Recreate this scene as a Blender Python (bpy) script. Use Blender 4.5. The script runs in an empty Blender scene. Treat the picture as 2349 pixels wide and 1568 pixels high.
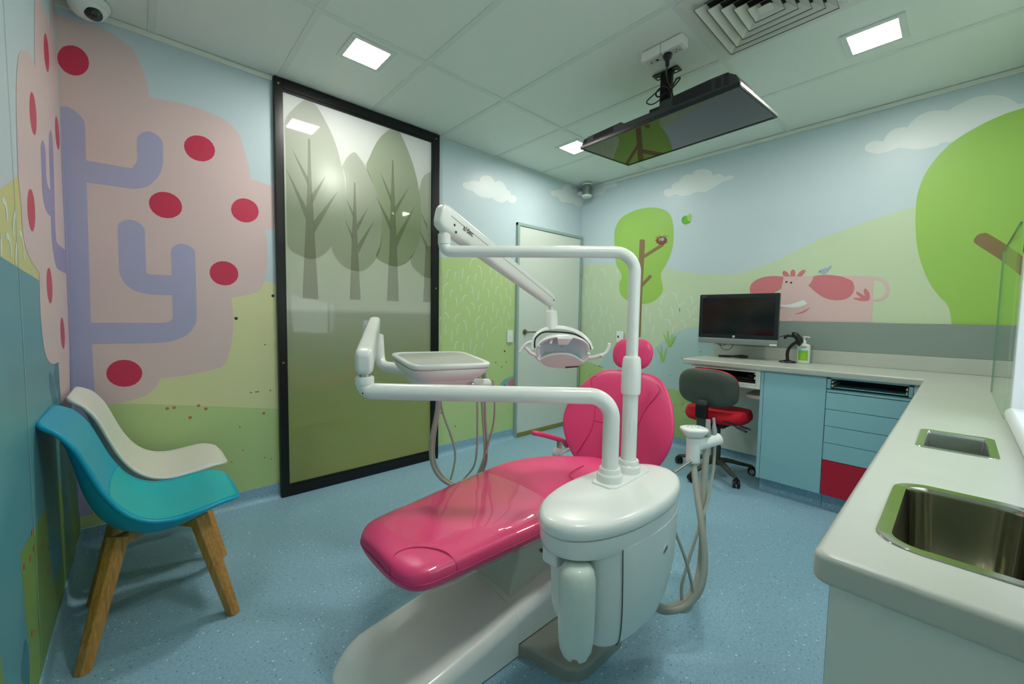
import bpy, bmesh, math, random
from mathutils import Vector, Matrix, Quaternion
from mathutils.geometry import tessellate_polygon
random.seed(7)
PI = math.pi
scn = bpy.context.scene
COL = scn.collection

# ---------------------------------------------------------------- camera, light, exposure
cam_data = bpy.data.cameras.new('camera')
cam_data.sensor_width = 36.0
cam_data.lens = 935.66 * 36.0 / 2349.0
cam_data.clip_start = 0.02
cam = bpy.data.objects.new('camera', cam_data)
COL.objects.link(cam)
_r, _u, _f = (0.73924179, -0.67324615, 0.0161616), (0.02959238, 0.05644987, 0.99796678), (0.67278961, 0.73726049, -0.06165306)
cam.matrix_world = Matrix(((_r[0], _u[0], -_f[0], -3.79161), (_r[1], _u[1], -_f[1], -2.99309), (_r[2], _u[2], -_f[2], 1.22421), (0, 0, 0, 1)))
scn.camera = cam
world = bpy.data.worlds.new('world')
scn.world = world
world.use_nodes = True
world.node_tree.nodes['Background'].inputs[0].default_value = (0.75, 0.9, 0.85, 1)
world.node_tree.nodes['Background'].inputs[1].default_value = 0.08
scn.view_settings.view_transform = 'Standard'
scn.view_settings.look = 'None'
scn.view_settings.gamma = 1.0
scn.view_settings.use_curve_mapping = False
scn.view_settings.exposure = 0.88
LAMP_POWER = 64.0        # emission of each ceiling panel
LAMP_COLOR = (1.0, 0.965, 0.9)
WINDOW_POWER = 0.9       # daylight in the frosted window pane

# ---------------------------------------------------------------- helpers
def lin(c):
    c = c / 255.0
    return c / 12.92 if c <= 0.04045 else ((c + 0.055) / 1.055) ** 2.4

MATS = {}
def mat(name, rgb, rough=0.5, metal=0.0, coat=0.0, coat_rough=0.08, spec=0.5, emit=None, emit_s=1.0, bump=0.0, bump_scale=200.0, vary=0.0, vary_scale=6.0, trans=0.0, ior=1.45, alpha=1.0, aniso=0.0):
    if name in MATS: return MATS[name]
    m = bpy.data.materials.new(name); m.use_nodes = True
    nt = m.node_tree; b = nt.nodes['Principled BSDF']
    col = (lin(rgb[0]), lin(rgb[1]), lin(rgb[2]), 1)
    b.inputs['Base Color'].default_value = col
    b.inputs['Roughness'].default_value = rough
    b.inputs['Metallic'].default_value = metal
    b.inputs['Specular IOR Level'].default_value = spec
    b.inputs['Coat Weight'].default_value = coat
    b.inputs['Coat Roughness'].default_value = coat_rough
    b.inputs['Transmission Weight'].default_value = trans
    b.inputs['IOR'].default_value = ior
    b.inputs['Alpha'].default_value = alpha
    b.inputs['Anisotropic'].default_value = aniso
    if emit:
        b.inputs['Emission Color'].default_value = (*emit, 1); b.inputs['Emission Strength'].default_value = emit_s
    tc = nt.nodes.new('ShaderNodeTexCoord')
    if vary > 0:
        n = nt.nodes.new('ShaderNodeTexNoise'); n.inputs['Scale'].default_value = vary_scale; n.inputs['Detail'].default_value = 4
        nt.links.new(tc.outputs['Object'], n.inputs['Vector'])
        mx = nt.nodes.new('ShaderNodeMixRGB'); mx.blend_type = 'MULTIPLY'; mx.inputs[0].default_value = 1.0
        mx.inputs[1].default_value = col
        cr = nt.nodes.new('ShaderNodeValToRGB')
        cr.color_ramp.elements[0].position = 0.3; cr.color_ramp.elements[1].position = 0.7
        cr.color_ramp.elements[0].color = (1 - vary,) * 3 + (1,); cr.color_ramp.elements[1].color = (1, 1, 1, 1)
        nt.links.new(n.outputs['Fac'], cr.inputs[0]); nt.links.new(cr.outputs[0], mx.inputs[2])
        nt.links.new(mx.outputs[0], b.inputs['Base Color'])
    if bump > 0:
        n2 = nt.nodes.new('ShaderNodeTexNoise'); n2.inputs['Scale'].default_value = bump_scale; n2.inputs['Detail'].default_value = 3
        nt.links.new(tc.outputs['Object'], n2.inputs['Vector'])
        bp = nt.nodes.new('ShaderNodeBump'); bp.inputs['Strength'].default_value = bump; bp.inputs['Distance'].default_value = 0.002
        nt.links.new(n2.outputs['Fac'], bp.inputs['Height']); nt.links.new(bp.outputs[0], b.inputs['Normal'])
    MATS[name] = m
    return m

class MB:
    def __init__(s): s.v = []; s.f = []; s.m = []
    def add(s, vs, fs, mi=0):
        o = len(s.v); s.v += [tuple(v) for v in vs]; s.f += [tuple(i + o for i in f) for f in fs]; s.m += [mi] * len(fs)
        return s
    def box(s, a, b, bev=0.0, seg=2, mi=0, M=None):
        bm = bmesh.new(); bmesh.ops.create_cube(bm, size=1)
        a = Vector(a); b = Vector(b)
        for v in bm.verts: v.co = Vector((a[i] + (b[i] - a[i]) * (v.co[i] + 0.5) for i in range(3)))
        if bev > 0: bmesh.ops.bevel(bm, geom=bm.edges[:], offset=bev, segments=seg, profile=0.5, affect='EDGES')
        bmesh.ops.recalc_face_normals(bm, faces=bm.faces[:])
        if M is not None: bmesh.ops.transform(bm, matrix=M, verts=bm.verts)
        bm.verts.index_update(); s.add([v.co[:] for v in bm.verts], [[v.index for v in f.verts] for f in bm.faces], mi); bm.free(); return s
    def tube(s, pts, r, n=16, cap=True, mi=0, flat=1.0):
        pts = [Vector(p) for p in pts]; N = len(pts)
        rs = r if isinstance(r, (list, tuple)) else [r] * N
        t = [(pts[min(i + 1, N - 1)] - pts[max(i - 1, 0)]).normalized() for i in range(N)]
        up = Vector((0, 0, 1)) if abs(t[0].z) < 0.9 else Vector((1, 0, 0))
        nrm = (up - t[0] * up.dot(t[0])).normalized(); rings = []
        for i in range(N):
            if i: nrm = (nrm - t[i] * nrm.dot(t[i])).normalized()
            bi = t[i].cross(nrm)
            rings.append([pts[i] + (nrm * math.cos(a) * flat + bi * math.sin(a)) * rs[i] for a in [2 * PI * k / n for k in range(n)]])
        return s.loft(rings, cap, mi)
    def loft(s, rings, cap=True, mi=0, close=False):
        n = len(rings[0]); vs = [v for r_ in rings for v in r_]; fs = []
        K = len(rings)
        for i in range(K if close else K - 1):
            j = (i + 1) % K
            for k in range(n): fs.append((i * n + k, i * n + (k + 1) % n, j * n + (k + 1) % n, j * n + k))
        if cap and not close: fs.append(tuple(range(n - 1, -1, -1))); fs.append(tuple(range((K - 1) * n, K * n)))
        return s.add(vs, fs, mi)
    def lathe(s, prof, c=(0, 0, 0), ax=(0, 0, 1), n=32, mi=0, sx=1.0, sy=1.0, xdir=None):
        ax = Vector(ax).normalized(); c = Vector(c)
        xd = Vector(xdir) if xdir else (Vector((1, 0, 0)) if abs(ax.x) < 0.9 else Vector((0, 1, 0)))
        xd = (xd - ax * xd.dot(ax)).normalized(); yd = ax.cross(xd)
        return s.loft([[c + ax * h + xd * math.cos(a) * max(r, 1e-4) * sx + yd * math.sin(a) * max(r, 1e-4) * sy for a in [2 * PI * k / n for k in range(n)]] for r, h in prof], True, mi)
    def prism(s, poly, f, d0, d1, bev=0.0, seg=2, mi=0):
        # poly: 2-D outline, f(a, b, d) -> 3-D
        bm = bmesh.new(); n = len(poly)
        lo = [bm.verts.new(f(a, b, d0)) for a, b in poly]; hi = [bm.verts.new(f(a, b, d1)) for a, b in poly]
        bm.faces.new(lo[::-1]); bm.faces.new(hi)
        for i in range(n): bm.faces.new((lo[i], lo[(i + 1) % n], hi[(i + 1) % n], hi[i]))
        bmesh.ops.recalc_face_normals(bm, faces=bm.faces[:])
        if bev > 0:
            es = [e for e in bm.edges if (e.verts[0] in lo and e.verts[1] in lo) or (e.verts[0] in hi and e.verts[1] in hi)]
            bmesh.ops.bevel(bm, geom=es, offset=bev, segments=seg, profile=0.5, affect='EDGES')
        bmesh.ops.triangulate(bm, faces=[q for q in bm.faces if len(q.verts) > 4])
        bm.verts.index_update(); s.add([v.co[:] for v in bm.verts], [[v.index for v in q.verts] for q in bm.faces], mi); bm.free(); return s
    def flat(s, poly, f, mi=0):
        P_ = []
        for q in poly:
            if not P_ or (abs(q[0] - P_[-1][0]) + abs(q[1] - P_[-1][1])) > 2e-4: P_.append(q)
        tr = tessellate_polygon([[Vector((a, b, 0)) for a, b in P_]])
        vs = [Vector(f(a, b)) for a, b in P_]
        s.add(vs, [t for t in tr if (vs[t[1]] - vs[t[0]]).cross(vs[t[2]] - vs[t[0]]).length > 1e-9], mi); return s
    def build(s, name, mats, parent=None, smooth=35, subsurf=0, solid=0.0, bevel=0.0, M=None):
        me = bpy.data.meshes.new(name)
        org = Vector(ORG.get(parent.name, (0, 0, 0))) if parent else Vector((0, 0, 0))
        vs = [(Vector(v) - org) for v in s.v]
        me.from_pydata([v[:] for v in vs], [], s.f); me.update()
        ms = mats if isinstance(mats, (list, tuple)) else [mats]
        for m_ in ms: me.materials.append(m_)
        if len(ms) > 1: me.polygons.foreach_set('material_index', s.m)
        bm = bmesh.new(); bm.from_mesh(me); bmesh.ops.remove_doubles(bm, verts=bm.verts, dist=1e-6)
        if len(ms) == 1 or subsurf: bmesh.ops.recalc_face_normals(bm, faces=bm.faces[:])
        bm.to_mesh(me); bm.free()
        o = bpy.data.objects.new(name, me); COL.objects.link(o)
        if parent: o.parent = parent; ORG[o.name] = org[:]
        else: ORG[o.name] = (0, 0, 0)
        if smooth:
            me.polygons.foreach_set('use_smooth', [True] * len(me.polygons))
            if not subsurf and smooth < 180: me.set_sharp_from_angle(angle=math.radians(smooth))
        if solid:
            md = o.modifiers.new('s', 'SOLIDIFY'); md.thickness = abs(solid); md.offset = 1 if solid > 0 else -1
        if smooth and smooth < 180 and not subsurf and not bevel:
            md = o.modifiers.new('n', 'WEIGHTED_NORMAL'); md.keep_sharp = True
        if bevel:
            md = o.modifiers.new('b', 'BEVEL'); md.width = bevel; md.segments = 2; md.limit_method = 'ANGLE'
        if subsurf:
            md = o.modifiers.new('u', 'SUBSURF'); md.levels = subsurf; md.render_levels = subsurf
        return o
ORG = {}
def thing(name, label, cat, loc=(0, 0, 0), group=None):
    o = bpy.data.objects.new(name, None); COL.objects.link(o); o.location = loc; o.empty_display_size = 0.05
    o['label'] = label; o['category'] = cat
    if group: o['group'] = group
    ORG[o.name] = tuple(loc); return o
def tag(o, label, cat, group=None):
    o['label'] = label; o['category'] = cat
    if group: o['group'] = group
    return o
def struct(o, label=None, cat=None):
    o['kind'] = 'structure'
    if label: o['label'] = label
    if cat: o['category'] = cat
    return o
def sroot(name, label, cat, loc=(0, 0, 0)):
    o = thing(name, label, cat, loc); o['kind'] = 'structure'; return o
def copy_tree(o, parent=None):
    c = o.copy(); COL.objects.link(c); c.parent = parent
    for ch in list(o.children): copy_tree(ch, c)
    return c
def spl(pts, k=5, closed=True):
    # smooth outline; 0 after a point marks a cusp there
    P = []; cusp = []
    for q in pts:
        if q == 0: cusp[-1] = True
        else: P.append(q); cusp.append(False)
    n = len(P); out = []; D_ = len(P[0])
    for i in range(n if closed else n - 1):
        a, b = P[i], P[(i + 1) % n]
        p0 = P[i - 1] if (closed or i > 0) else a
        p3 = P[(i + 2) % n] if (closed or i + 2 < n) else b
        if cusp[i]: p0 = a
        if cusp[(i + 1) % n]: p3 = b
        for j in range(k):
            t = j / k
            out.append(tuple(0.5 * (2 * a[d] + (b[d] - p0[d]) * t + (2 * p0[d] - 5 * a[d] + 4 * b[d] - p3[d]) * t * t + (3 * a[d] - p0[d] - 3 * b[d] + p3[d]) * t ** 3) for d in range(D_)))
    if not closed: out.append(P[-1])
    return out
def fillet(pts, r, n=8):
    pts = [Vector(p) for p in pts]; out = [pts[0]]
    for i in range(1, len(pts) - 1):
        a, b, c = pts[i - 1], pts[i], pts[i + 1]
        rr = r[i - 1] if isinstance(r, (list, tuple)) else r
        d1 = (a - b).normalized(); d2 = (c - b).normalized(); ang = d1.angle(d2); L = rr / math.tan(ang / 2)
        L = min(L, (a - b).length * 0.49 if i > 1 else (a - b).length * .98, (c - b).length * 0.98 if i == len(pts) - 2 else (c - b).length * .49); rr = L * math.tan(ang / 2)
        p1 = b + d1 * L; p2 = b + d2 * L; cen = b + (d1 + d2).normalized() * (rr / math.sin(ang / 2))
        v1 = p1 - cen; v2 = p2 - cen; tot = v1.angle(v2); axis = v1.cross(v2).normalized()
        for k in range(n + 1): out.append(cen + Quaternion(axis, tot * k / n) @ v1)
    out.append(pts[-1]); return out
def sup(cx, cy, a, b, n=40, e=2.0, z=0.0, f=None):
    o = []
    for k in range(n):
        t = 2 * PI * k / n; c, s_ = math.cos(t), math.sin(t)
        o.append((cx + a * math.copysign(abs(c) ** (2 / e), c), cy + b * math.copysign(abs(s_) ** (2 / e), s_), z))
    return o
def lettering(text, size, loc, right, up, name, material, parent, depth=0.0004):
    cu = bpy.data.curves.new(name, 'FONT'); cu.body = text; cu.size = size; cu.align_x = 'CENTER'; cu.align_y = 'CENTER'; cu.extrude = depth
    t = bpy.data.objects.new(name + '_t', cu); COL.objects.link(t)
    me = bpy.data.meshes.new_from_object(t); bpy.data.objects.remove(t)
    r_ = Vector(right).normalized(); n_ = r_.cross(Vector(up)).normalized(); u_ = n_.cross(r_)
    M = Matrix(((r_.x, u_.x, n_.x, loc[0]), (r_.y, u_.y, n_.y, loc[1]), (r_.z, u_.z, n_.z, loc[2]), (0, 0, 0, 1)))
    me.transform(M); org = Vector(ORG.get(parent.name, (0, 0, 0))) if parent else Vector((0, 0, 0)); me.transform(Matrix.Translation(-org))
    me.materials.clear(); me.materials.append(material)
    o = bpy.data.objects.new(name, me); COL.objects.link(o)
    if parent: o.parent = parent; ORG[o.name] = org[:]
    return o

# ---------------------------------------------------------------- materials
def mural(name, rgb): return mat('mural_' + name, rgb, rough=0.36, spec=0.35)
sky_c = mural('sky', (194, 213, 219)); pink_c = mural('pink', (217, 195, 193)); yellow_c = mural('yellow', (216, 219, 168))
green_c = mural('green', (186, 211, 146)); lilac_c = mural('lilac', (174, 174, 205)); red_c = mural('red', (202, 58, 88))
white_c = mural('cloud', (220, 230, 230)); blade_c = mural('blade', (214, 232, 220)); dark_c = mural('dark', (52, 50, 40)); dot_c = mural('dot', (196, 110, 100))
sage_c = mural('sage', (196, 215, 182)); pale_c = mural('pale_blue', (176, 206, 204)); lawn_c = mural('lawn', (174, 202, 132)); leaf_c = mural('leaf', (156, 200, 98))
bark_c = mural('bark', (140, 120, 84)); cowp_c = mural('cow_pink', (214, 188, 186)); cowr_c = mural('cow_rose', (206, 124, 132)); teal_c = mural('teal', (92, 156, 168))
teal_leaf_c = mural('teal_leaf', (56, 128, 146)); nest_c = mural('nest', (130, 84, 48)); birdg_c = mural('bird_green', (96, 178, 40)); birdb_c = mural('bird_blue', (158, 180, 205)); bluegrey_c = mural('blue_grey', (136, 180, 176))
lilacd_c = mural('lilac_deep', (150, 144, 186)); yel2_c = mural('yellow_hill', (206, 207, 136)); grn2_c = mural('grass_deep', (126, 158, 84)); egg_c = mural('egg_blue', (120, 180, 222))
MUR = [sky_c, pink_c, yellow_c, green_c, lilac_c, red_c, white_c, blade_c, dark_c, dot_c, sage_c, pale_c, lawn_c, leaf_c, bark_c, cowp_c, cowr_c, teal_c, teal_leaf_c, nest_c, birdg_c, birdb_c, bluegrey_c, lilacd_c, yel2_c, grn2_c, egg_c]
ID = {m.name[6:]: i for i, m in enumerate(MUR)}
plastic = mat('white_plastic', (234, 239, 234), rough=0.28, coat=0.3)
plastic_w = mat('warm_white_plastic', (214, 216, 210), rough=0.35)
plastic_g = mat('grey_beige_plastic', (160, 162, 150), rough=0.4)
hose_m = mat('hose_grey', (176, 178, 166), rough=0.42)
black_m = mat('black_plastic', (16, 20, 20), rough=0.4)
blackm = mat('black_metal', (8, 9, 9), rough=0.35)
steel = mat('brushed_steel', (190, 192, 186), rough=0.28, metal=1.0)
chrome = mat('chrome', (215, 215, 215), rough=0.12, metal=1.0)
vinyl = mat('pink_vinyl', (232, 66, 124), rough=0.38, coat=0.15, coat_rough=0.3, bump=0.05, bump_scale=900)
vinyl_d = mat('pink_piping', (196, 40, 100), rough=0.45)
worktop_m = mat('worktop_stone', (186, 193, 184), rough=0.3, vary=0.05, vary_scale=9)
splash_m = mat('grey_laminate', (134, 150, 144), rough=0.3)
blue_m = mat('blue_laminate', (146, 196, 204), rough=0.35)
redlam_m = mat('red_laminate', (190, 20, 50), rough=0.35)
white_m = mat('white_laminate', (216, 226, 218), rough=0.35)
grey_door_m = mat('door_paint', (212, 222, 214), rough=0.4)
greyframe_m = mat('frame_paint', (150, 176, 168), rough=0.45)
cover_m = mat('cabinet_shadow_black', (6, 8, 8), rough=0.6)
led_m = mat('led_panel', (255, 255, 255), emit=LAMP_COLOR, emit_s=LAMP_POWER)

def floor_material():
    m = bpy.data.materials.new('speckled_vinyl'); m.use_nodes = True; nt = m.node_tree; b = nt.nodes['Principled BSDF']; b.inputs['Roughness'].default_value = 0.38
    b.inputs['Specular IOR Level'].default_value = 0.4
    tc = nt.nodes.new('ShaderNodeTexCoord'); last = None
    base = nt.nodes.new('ShaderNodeTexNoise'); base.inputs['Scale'].default_value = 90; base.inputs['Detail'].default_value = 5
    nt.links.new(tc.outputs['Object'], base.inputs['Vector'])
    cr = nt.nodes.new('ShaderNodeValToRGB'); cr.color_ramp.elements[0].position = .35; cr.color_ramp.elements[1].position = .65
    cr.color_ramp.elements[0].color = (lin(134), lin(174), lin(195), 1); cr.color_ramp.elements[1].color = (lin(150), lin(190), lin(209), 1)
    nt.links.new(base.outputs['Fac'], cr.inputs[0]); last = cr.outputs[0]
    for sc, th, colr, pick in ((60, .16, (86, 120, 140), .62), (48, .15, (225, 238, 242), .72), (110, .2, (118, 156, 176), .5)):
        v = nt.nodes.new('ShaderNodeTexVoronoi'); v.inputs['Scale'].default_value = sc; nt.links.new(tc.outputs['Object'], v.inputs['Vector'])
        lt = nt.nodes.new('ShaderNodeMath'); lt.operation = 'LESS_THAN'; lt.inputs[1].default_value = th; nt.links.new(v.outputs['Distance'], lt.inputs[0])
        sp = nt.nodes.new('ShaderNodeSeparateColor'); nt.links.new(v.outputs['Color'], sp.inputs[0])
        gt = nt.nodes.new('ShaderNodeMath'); gt.operation = 'GREATER_THAN'; gt.inputs[1].default_value = pick; nt.links.new(sp.outputs[0], gt.inputs[0])
        mu = nt.nodes.new('ShaderNodeMath'); mu.operation = 'MULTIPLY'; nt.links.new(lt.outputs[0], mu.inputs[0]); nt.links.new(gt.outputs[0], mu.inputs[1])
        mx = nt.nodes.new('ShaderNodeMixRGB'); nt.links.new(mu.outputs[0], mx.inputs[0]); nt.links.new(last, mx.inputs[1]); mx.inputs[2].default_value = (lin(colr[0]), lin(colr[1]), lin(colr[2]), 1); last = mx.outputs[0]
    nt.links.new(last, b.inputs['Base Color']); MATS['floor'] = m; return m
floor_m = floor_material()
ceil_m = mat('ceiling_tile', (226, 236, 228), rough=0.6)
bar_m = mat('ceiling_bar', (216, 228, 220), rough=0.5)

def wood_material(name, c1, c2):
    m = bpy.data.materials.new(name); m.use_nodes = True; nt = m.node_tree; b = nt.nodes['Principled BSDF']; b.inputs['Roughness'].default_value = 0.42
    tc = nt.nodes.new('ShaderNodeTexCoord'); mp = nt.nodes.new('ShaderNodeMapping'); mp.inputs['Scale'].default_value = (55, 55, 3)
    n = nt.nodes.new('ShaderNodeTexNoise'); n.inputs['Scale'].default_value = 2.2; n.inputs['Detail'].default_value = 6; n.inputs['Distortion'].default_value = .6
    cr = nt.nodes.new('ShaderNodeValToRGB'); cr.color_ramp.elements[0].position = .3; cr.color_ramp.elements[1].position = .7
    cr.color_ramp.elements[0].color = (*[lin(x) for x in c1], 1); cr.color_ramp.elements[1].color = (*[lin(x) for x in c2], 1)
    nt.links.new(tc.outputs['Object'], mp.inputs[0]); nt.links.new(mp.outputs[0], n.inputs['Vector']); nt.links.new(n.outputs['Fac'], cr.inputs[0]); nt.links.new(cr.outputs[0], b.inputs['Base Color'])
    return m
wood_m = wood_material('oak_wood', (168, 116, 52), (206, 156, 84))

# ---------------------------------------------------------------- the room
XL, YF, H, CV = -4.05, -3.25, 2.7, 0.097
def fA(o): return lambda a, b: (a, -o, b)
def fB(o): return lambda a, b: (-o, a, b)
def fC(o): return lambda a, b: (XL + o, a, b)
class Wall:
    def __init__(s, fn): s.mb = MB(); s.fn = fn; s.k = 0
    def fill(s, poly, c, smooth=True):
        s.k += 1
        pts = spl(poly) if smooth else [q for q in poly if q != 0]
        s.mb.flat(pts, s.fn(0.00007 * s.k), ID[c]); return s
    def layer(s): return s
    def strokes(s, L, c, w):
        s.k += 1
        f = s.fn(0.00007 * s.k)
        for ln in L:
            p = spl(ln, 3, False); n = len(p); up = []; dn = []
            for i in range(n):
                a = p[max(i - 1, 0)]; b = p[min(i + 1, n - 1)]; dx, dy = b[0] - a[0], b[1] - a[1]; l = math.hypot(dx, dy) or 1
                ww = w * (1 if 0 < i < n - 1 else .5)
                up.append((p[i][0] - dy / l * ww, p[i][1] + dx / l * ww)); dn.append((p[i][0] + dy / l * ww, p[i][1] - dx / l * ww))
            vs = [f(*q) for q in up] + [f(*q) for q in dn]
            s.mb.add(vs, [(i, i + 1, n + i + 1, n + i) for i in range(n - 1)], ID[c])
        return s
    def spots(s, pts, c, r):
        s.k += 1
        for q in pts: s.mb.flat([(q[0] + r * math.cos(t * PI / 6), q[1] + r * math.sin(t * PI / 6)) for t in range(12)], s.fn(0.00007 * s.k), ID[c])
        return s
    def ribbon(s, pts, c, w):
        # thick rounded branch
        s.k += 1; f = s.fn(0.00007 * s.k); p = [Vector(q) for q in pts]
        for i in range(len(p) - 1):
            d = (p[i + 1] - p[i]).normalized(); a0 = math.atan2(d.y, d.x)
            poly = [tuple(p[i] + Vector((math.cos(a0 + PI / 2 + t * PI / 8), math.sin(a0 + PI / 2 + t * PI / 8))) * w) for t in range(9)]
            poly += [tuple(p[i + 1] + Vector((math.cos(a0 - PI / 2 + t * PI / 8), math.sin(a0 - PI / 2 + t * PI / 8))) * w) for t in range(9)]
            s.mb.flat(poly, f, ID[c])
        return s
def rect(a0, a1, b0, b1): return [(a0, b0), (a1, b0), (a1, b1), (a0, b1)]

# --- wall with the pink tree, the black door and the white door
WA = Wall(fA)
# the wall continues round the two door openings
for a0, a1, b0, b1 in ((XL, -3.10, 0, H), (-1.94, -1.0, 0, H), (-1.0, -.03, 2.12, H), (-.03, 0, 0, H)): WA.mb.flat(rect(a0, a1, b0, b1), fA(0), ID['sky'])
WA.fill([(-3.564,1.410),0,(-3.201,1.423),(-3.117,1.393),0,(-3.131,0.586),0,(-4.020,0.736),0], 'yellow')
WA.fill([(-4.050,0.743),0,(-3.892,0.730),(-3.562,0.674),(-3.131,0.595),0,(-3.123,0.000),0,(-4.050,0.000),0], 'green')
WA.fill([(-1.940,1.711),0,(-1.900,1.715),(-1.479,1.757),(-0.987,1.772),0,(-0.917,0.000),0,(-1.925,0.000),0], 'green')
WA.fill([(-0.085,1.834),0,(0.000,1.842),0,(0.000,0.000),0,(-0.002,0.000),0], 'green', False)
WA.fill([(-4.045,2.636),0,(-4.000,2.630),(-3.941,2.636),(-3.849,2.626),(-3.777,2.583),(-3.745,2.508),(-3.725,2.426),(-3.720,2.363),0,(-3.615,2.380),(-3.480,2.379),(-3.377,2.352),(-3.317,2.295),(-3.288,2.195),(-3.269,2.109),(-3.262,2.046),0,(-3.203,2.038),(-3.131,2.019),(-3.056,2.010),0,(-3.060,1.781),0,(-3.136,1.762),(-3.193,1.747),0,(-3.181,1.675),(-3.181,1.560),(-3.198,1.432),(-3.234,1.362),(-3.308,1.330),(-3.377,1.315),0,(-3.371,1.243),(-3.371,1.131),(-3.390,0.992),(-3.422,0.909),(-3.472,0.881),(-3.615,0.856),(-3.713,0.850),0,(-3.737,0.801),(-3.776,0.763),(-3.838,0.741),(-3.904,0.729),(-3.950,0.715),(-4.050,0.687),0,(-4.050,1.668),0], 'pink')
WA.fill([(-4.046,2.205),0,(-4.029,2.209),(-4.010,2.209),(-3.988,2.191),(-3.970,2.168),(-3.965,2.142),0,(-3.967,1.971),0,(-3.815,1.974),(-3.793,1.987),(-3.778,2.022),(-3.777,2.077),(-3.775,2.131),(-3.763,2.160),(-3.735,2.184),(-3.704,2.183),(-3.680,2.164),(-3.670,2.137),(-3.671,2.085),(-3.673,2.028),(-3.687,1.972),(-3.717,1.921),(-3.746,1.889),(-3.791,1.870),(-3.829,1.867),(-3.969,1.862),0,(-3.977,1.159),0,(-3.845,1.159),(-3.708,1.159),(-3.668,1.169),(-3.655,1.194),(-3.654,1.257),(-3.653,1.314),0,(-3.700,1.313),(-3.754,1.315),(-3.808,1.331),(-3.843,1.365),(-3.862,1.412),(-3.865,1.456),(-3.864,1.570),(-3.863,1.654),(-3.854,1.683),(-3.818,1.704),(-3.783,1.697),(-3.762,1.673),(-3.758,1.646),(-3.758,1.537),(-3.758,1.433),0,(-3.744,1.424),(-3.653,1.425),0,(-3.652,1.501),(-3.652,1.552),(-3.640,1.587),(-3.603,1.607),(-3.566,1.596),(-3.548,1.578),(-3.545,1.556),(-3.545,1.387),(-3.547,1.195),(-3.556,1.147),(-3.586,1.097),(-3.638,1.064),(-3.711,1.048),(-3.849,1.048),(-3.977,1.049),0,(-3.976,0.812),(-3.976,0.546),(-4.002,0.162),0,(-4.050,0.162),0], 'lilac')
for e in [[(-3.442,2.140),(-3.453,2.119),(-3.470,2.102),(-3.491,2.090),(-3.513,2.086),(-3.535,2.088),(-3.554,2.097),(-3.568,2.112),(-3.577,2.132),(-3.580,2.153),(-3.576,2.175),(-3.565,2.196),(-3.549,2.213),(-3.529,2.225),(-3.507,2.230),(-3.485,2.229),(-3.465,2.220),(-3.450,2.205),(-3.440,2.186),(-3.437,2.163)], [(-3.599,1.793),(-3.608,1.772),(-3.624,1.755),(-3.643,1.743),(-3.665,1.738),(-3.687,1.739),(-3.707,1.748),(-3.722,1.762),(-3.733,1.781),(-3.737,1.802),(-3.735,1.824),(-3.726,1.845),(-3.711,1.862),(-3.693,1.874),(-3.671,1.880),(-3.649,1.879),(-3.629,1.871),(-3.612,1.857),(-3.601,1.838),(-3.597,1.816)], [(-3.226,1.831),(-3.236,1.810),(-3.253,1.793),(-3.273,1.781),(-3.296,1.776),(-3.318,1.778),(-3.338,1.787),(-3.354,1.801),(-3.364,1.821),(-3.367,1.842),(-3.363,1.864),(-3.353,1.885),(-3.338,1.903),(-3.318,1.915),(-3.296,1.921),(-3.273,1.919),(-3.253,1.911),(-3.236,1.897),(-3.226,1.877),(-3.222,1.855)], [(-3.339,1.444),(-3.347,1.422),(-3.361,1.404),(-3.380,1.391),(-3.402,1.385),(-3.424,1.386),(-3.445,1.393),(-3.462,1.407),(-3.474,1.425),(-3.480,1.447),(-3.479,1.469),(-3.472,1.490),(-3.458,1.508),(-3.440,1.521),(-3.419,1.528),(-3.396,1.528),(-3.375,1.521),(-3.357,1.508),(-3.344,1.489),(-3.338,1.467)], [(-3.790,0.884),(-3.795,0.861),(-3.806,0.841),(-3.822,0.826),(-3.842,0.818),(-3.864,0.817),(-3.886,0.823),(-3.904,0.835),(-3.919,0.852),(-3.928,0.873),(-3.930,0.895),(-3.926,0.917),(-3.916,0.936),(-3.901,0.951),(-3.881,0.960),(-3.860,0.962),(-3.838,0.957),(-3.818,0.945),(-3.803,0.928),(-3.793,0.907)], [(-3.951,2.409),(-3.963,2.390),(-3.978,2.376),(-3.994,2.369),(-4.011,2.369),(-4.026,2.376),(-4.037,2.389),(-4.045,2.406),(-4.048,2.427),(-4.045,2.449),(-4.038,2.470),(-4.027,2.489),(-4.012,2.502),(-3.996,2.510),(-3.979,2.511),(-3.964,2.505),(-3.952,2.492),(-3.944,2.475),(-3.941,2.453),(-3.943,2.430)]]: WA.fill(e, 'red', False)
WA.spots([(-3.153,1.334),(-3.355,1.187)], 'dark', .0095)
WA.spots([(-3.203,1.021),(-3.286,0.720),(-3.179,0.722),(-3.259,0.721),(-3.248,0.721)], 'dark', .004)
WA.spots([(-3.692,0.675),(-3.662,0.676),(-3.551,0.672),(-3.517,0.649),(-3.219,0.578),(-3.592,0.608),(-3.413,0.181),(-3.387,0.126),(-1.269,0.782),(-1.190,0.734),(-1.160,0.889),(-1.134,0.778),(-1.154,0.887),(-1.735,0.239),(-1.479,0.325),(-1.880,0.383),(-1.784,0.161)], 'dot', .0085)
WA.spots([(-3.350,0.510),(-3.337,0.360),(-3.219,0.286),(-3.182,0.269),(-3.397,0.298),(-1.096,0.311),(-1.232,0.279)], 'dot', .0045)
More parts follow.
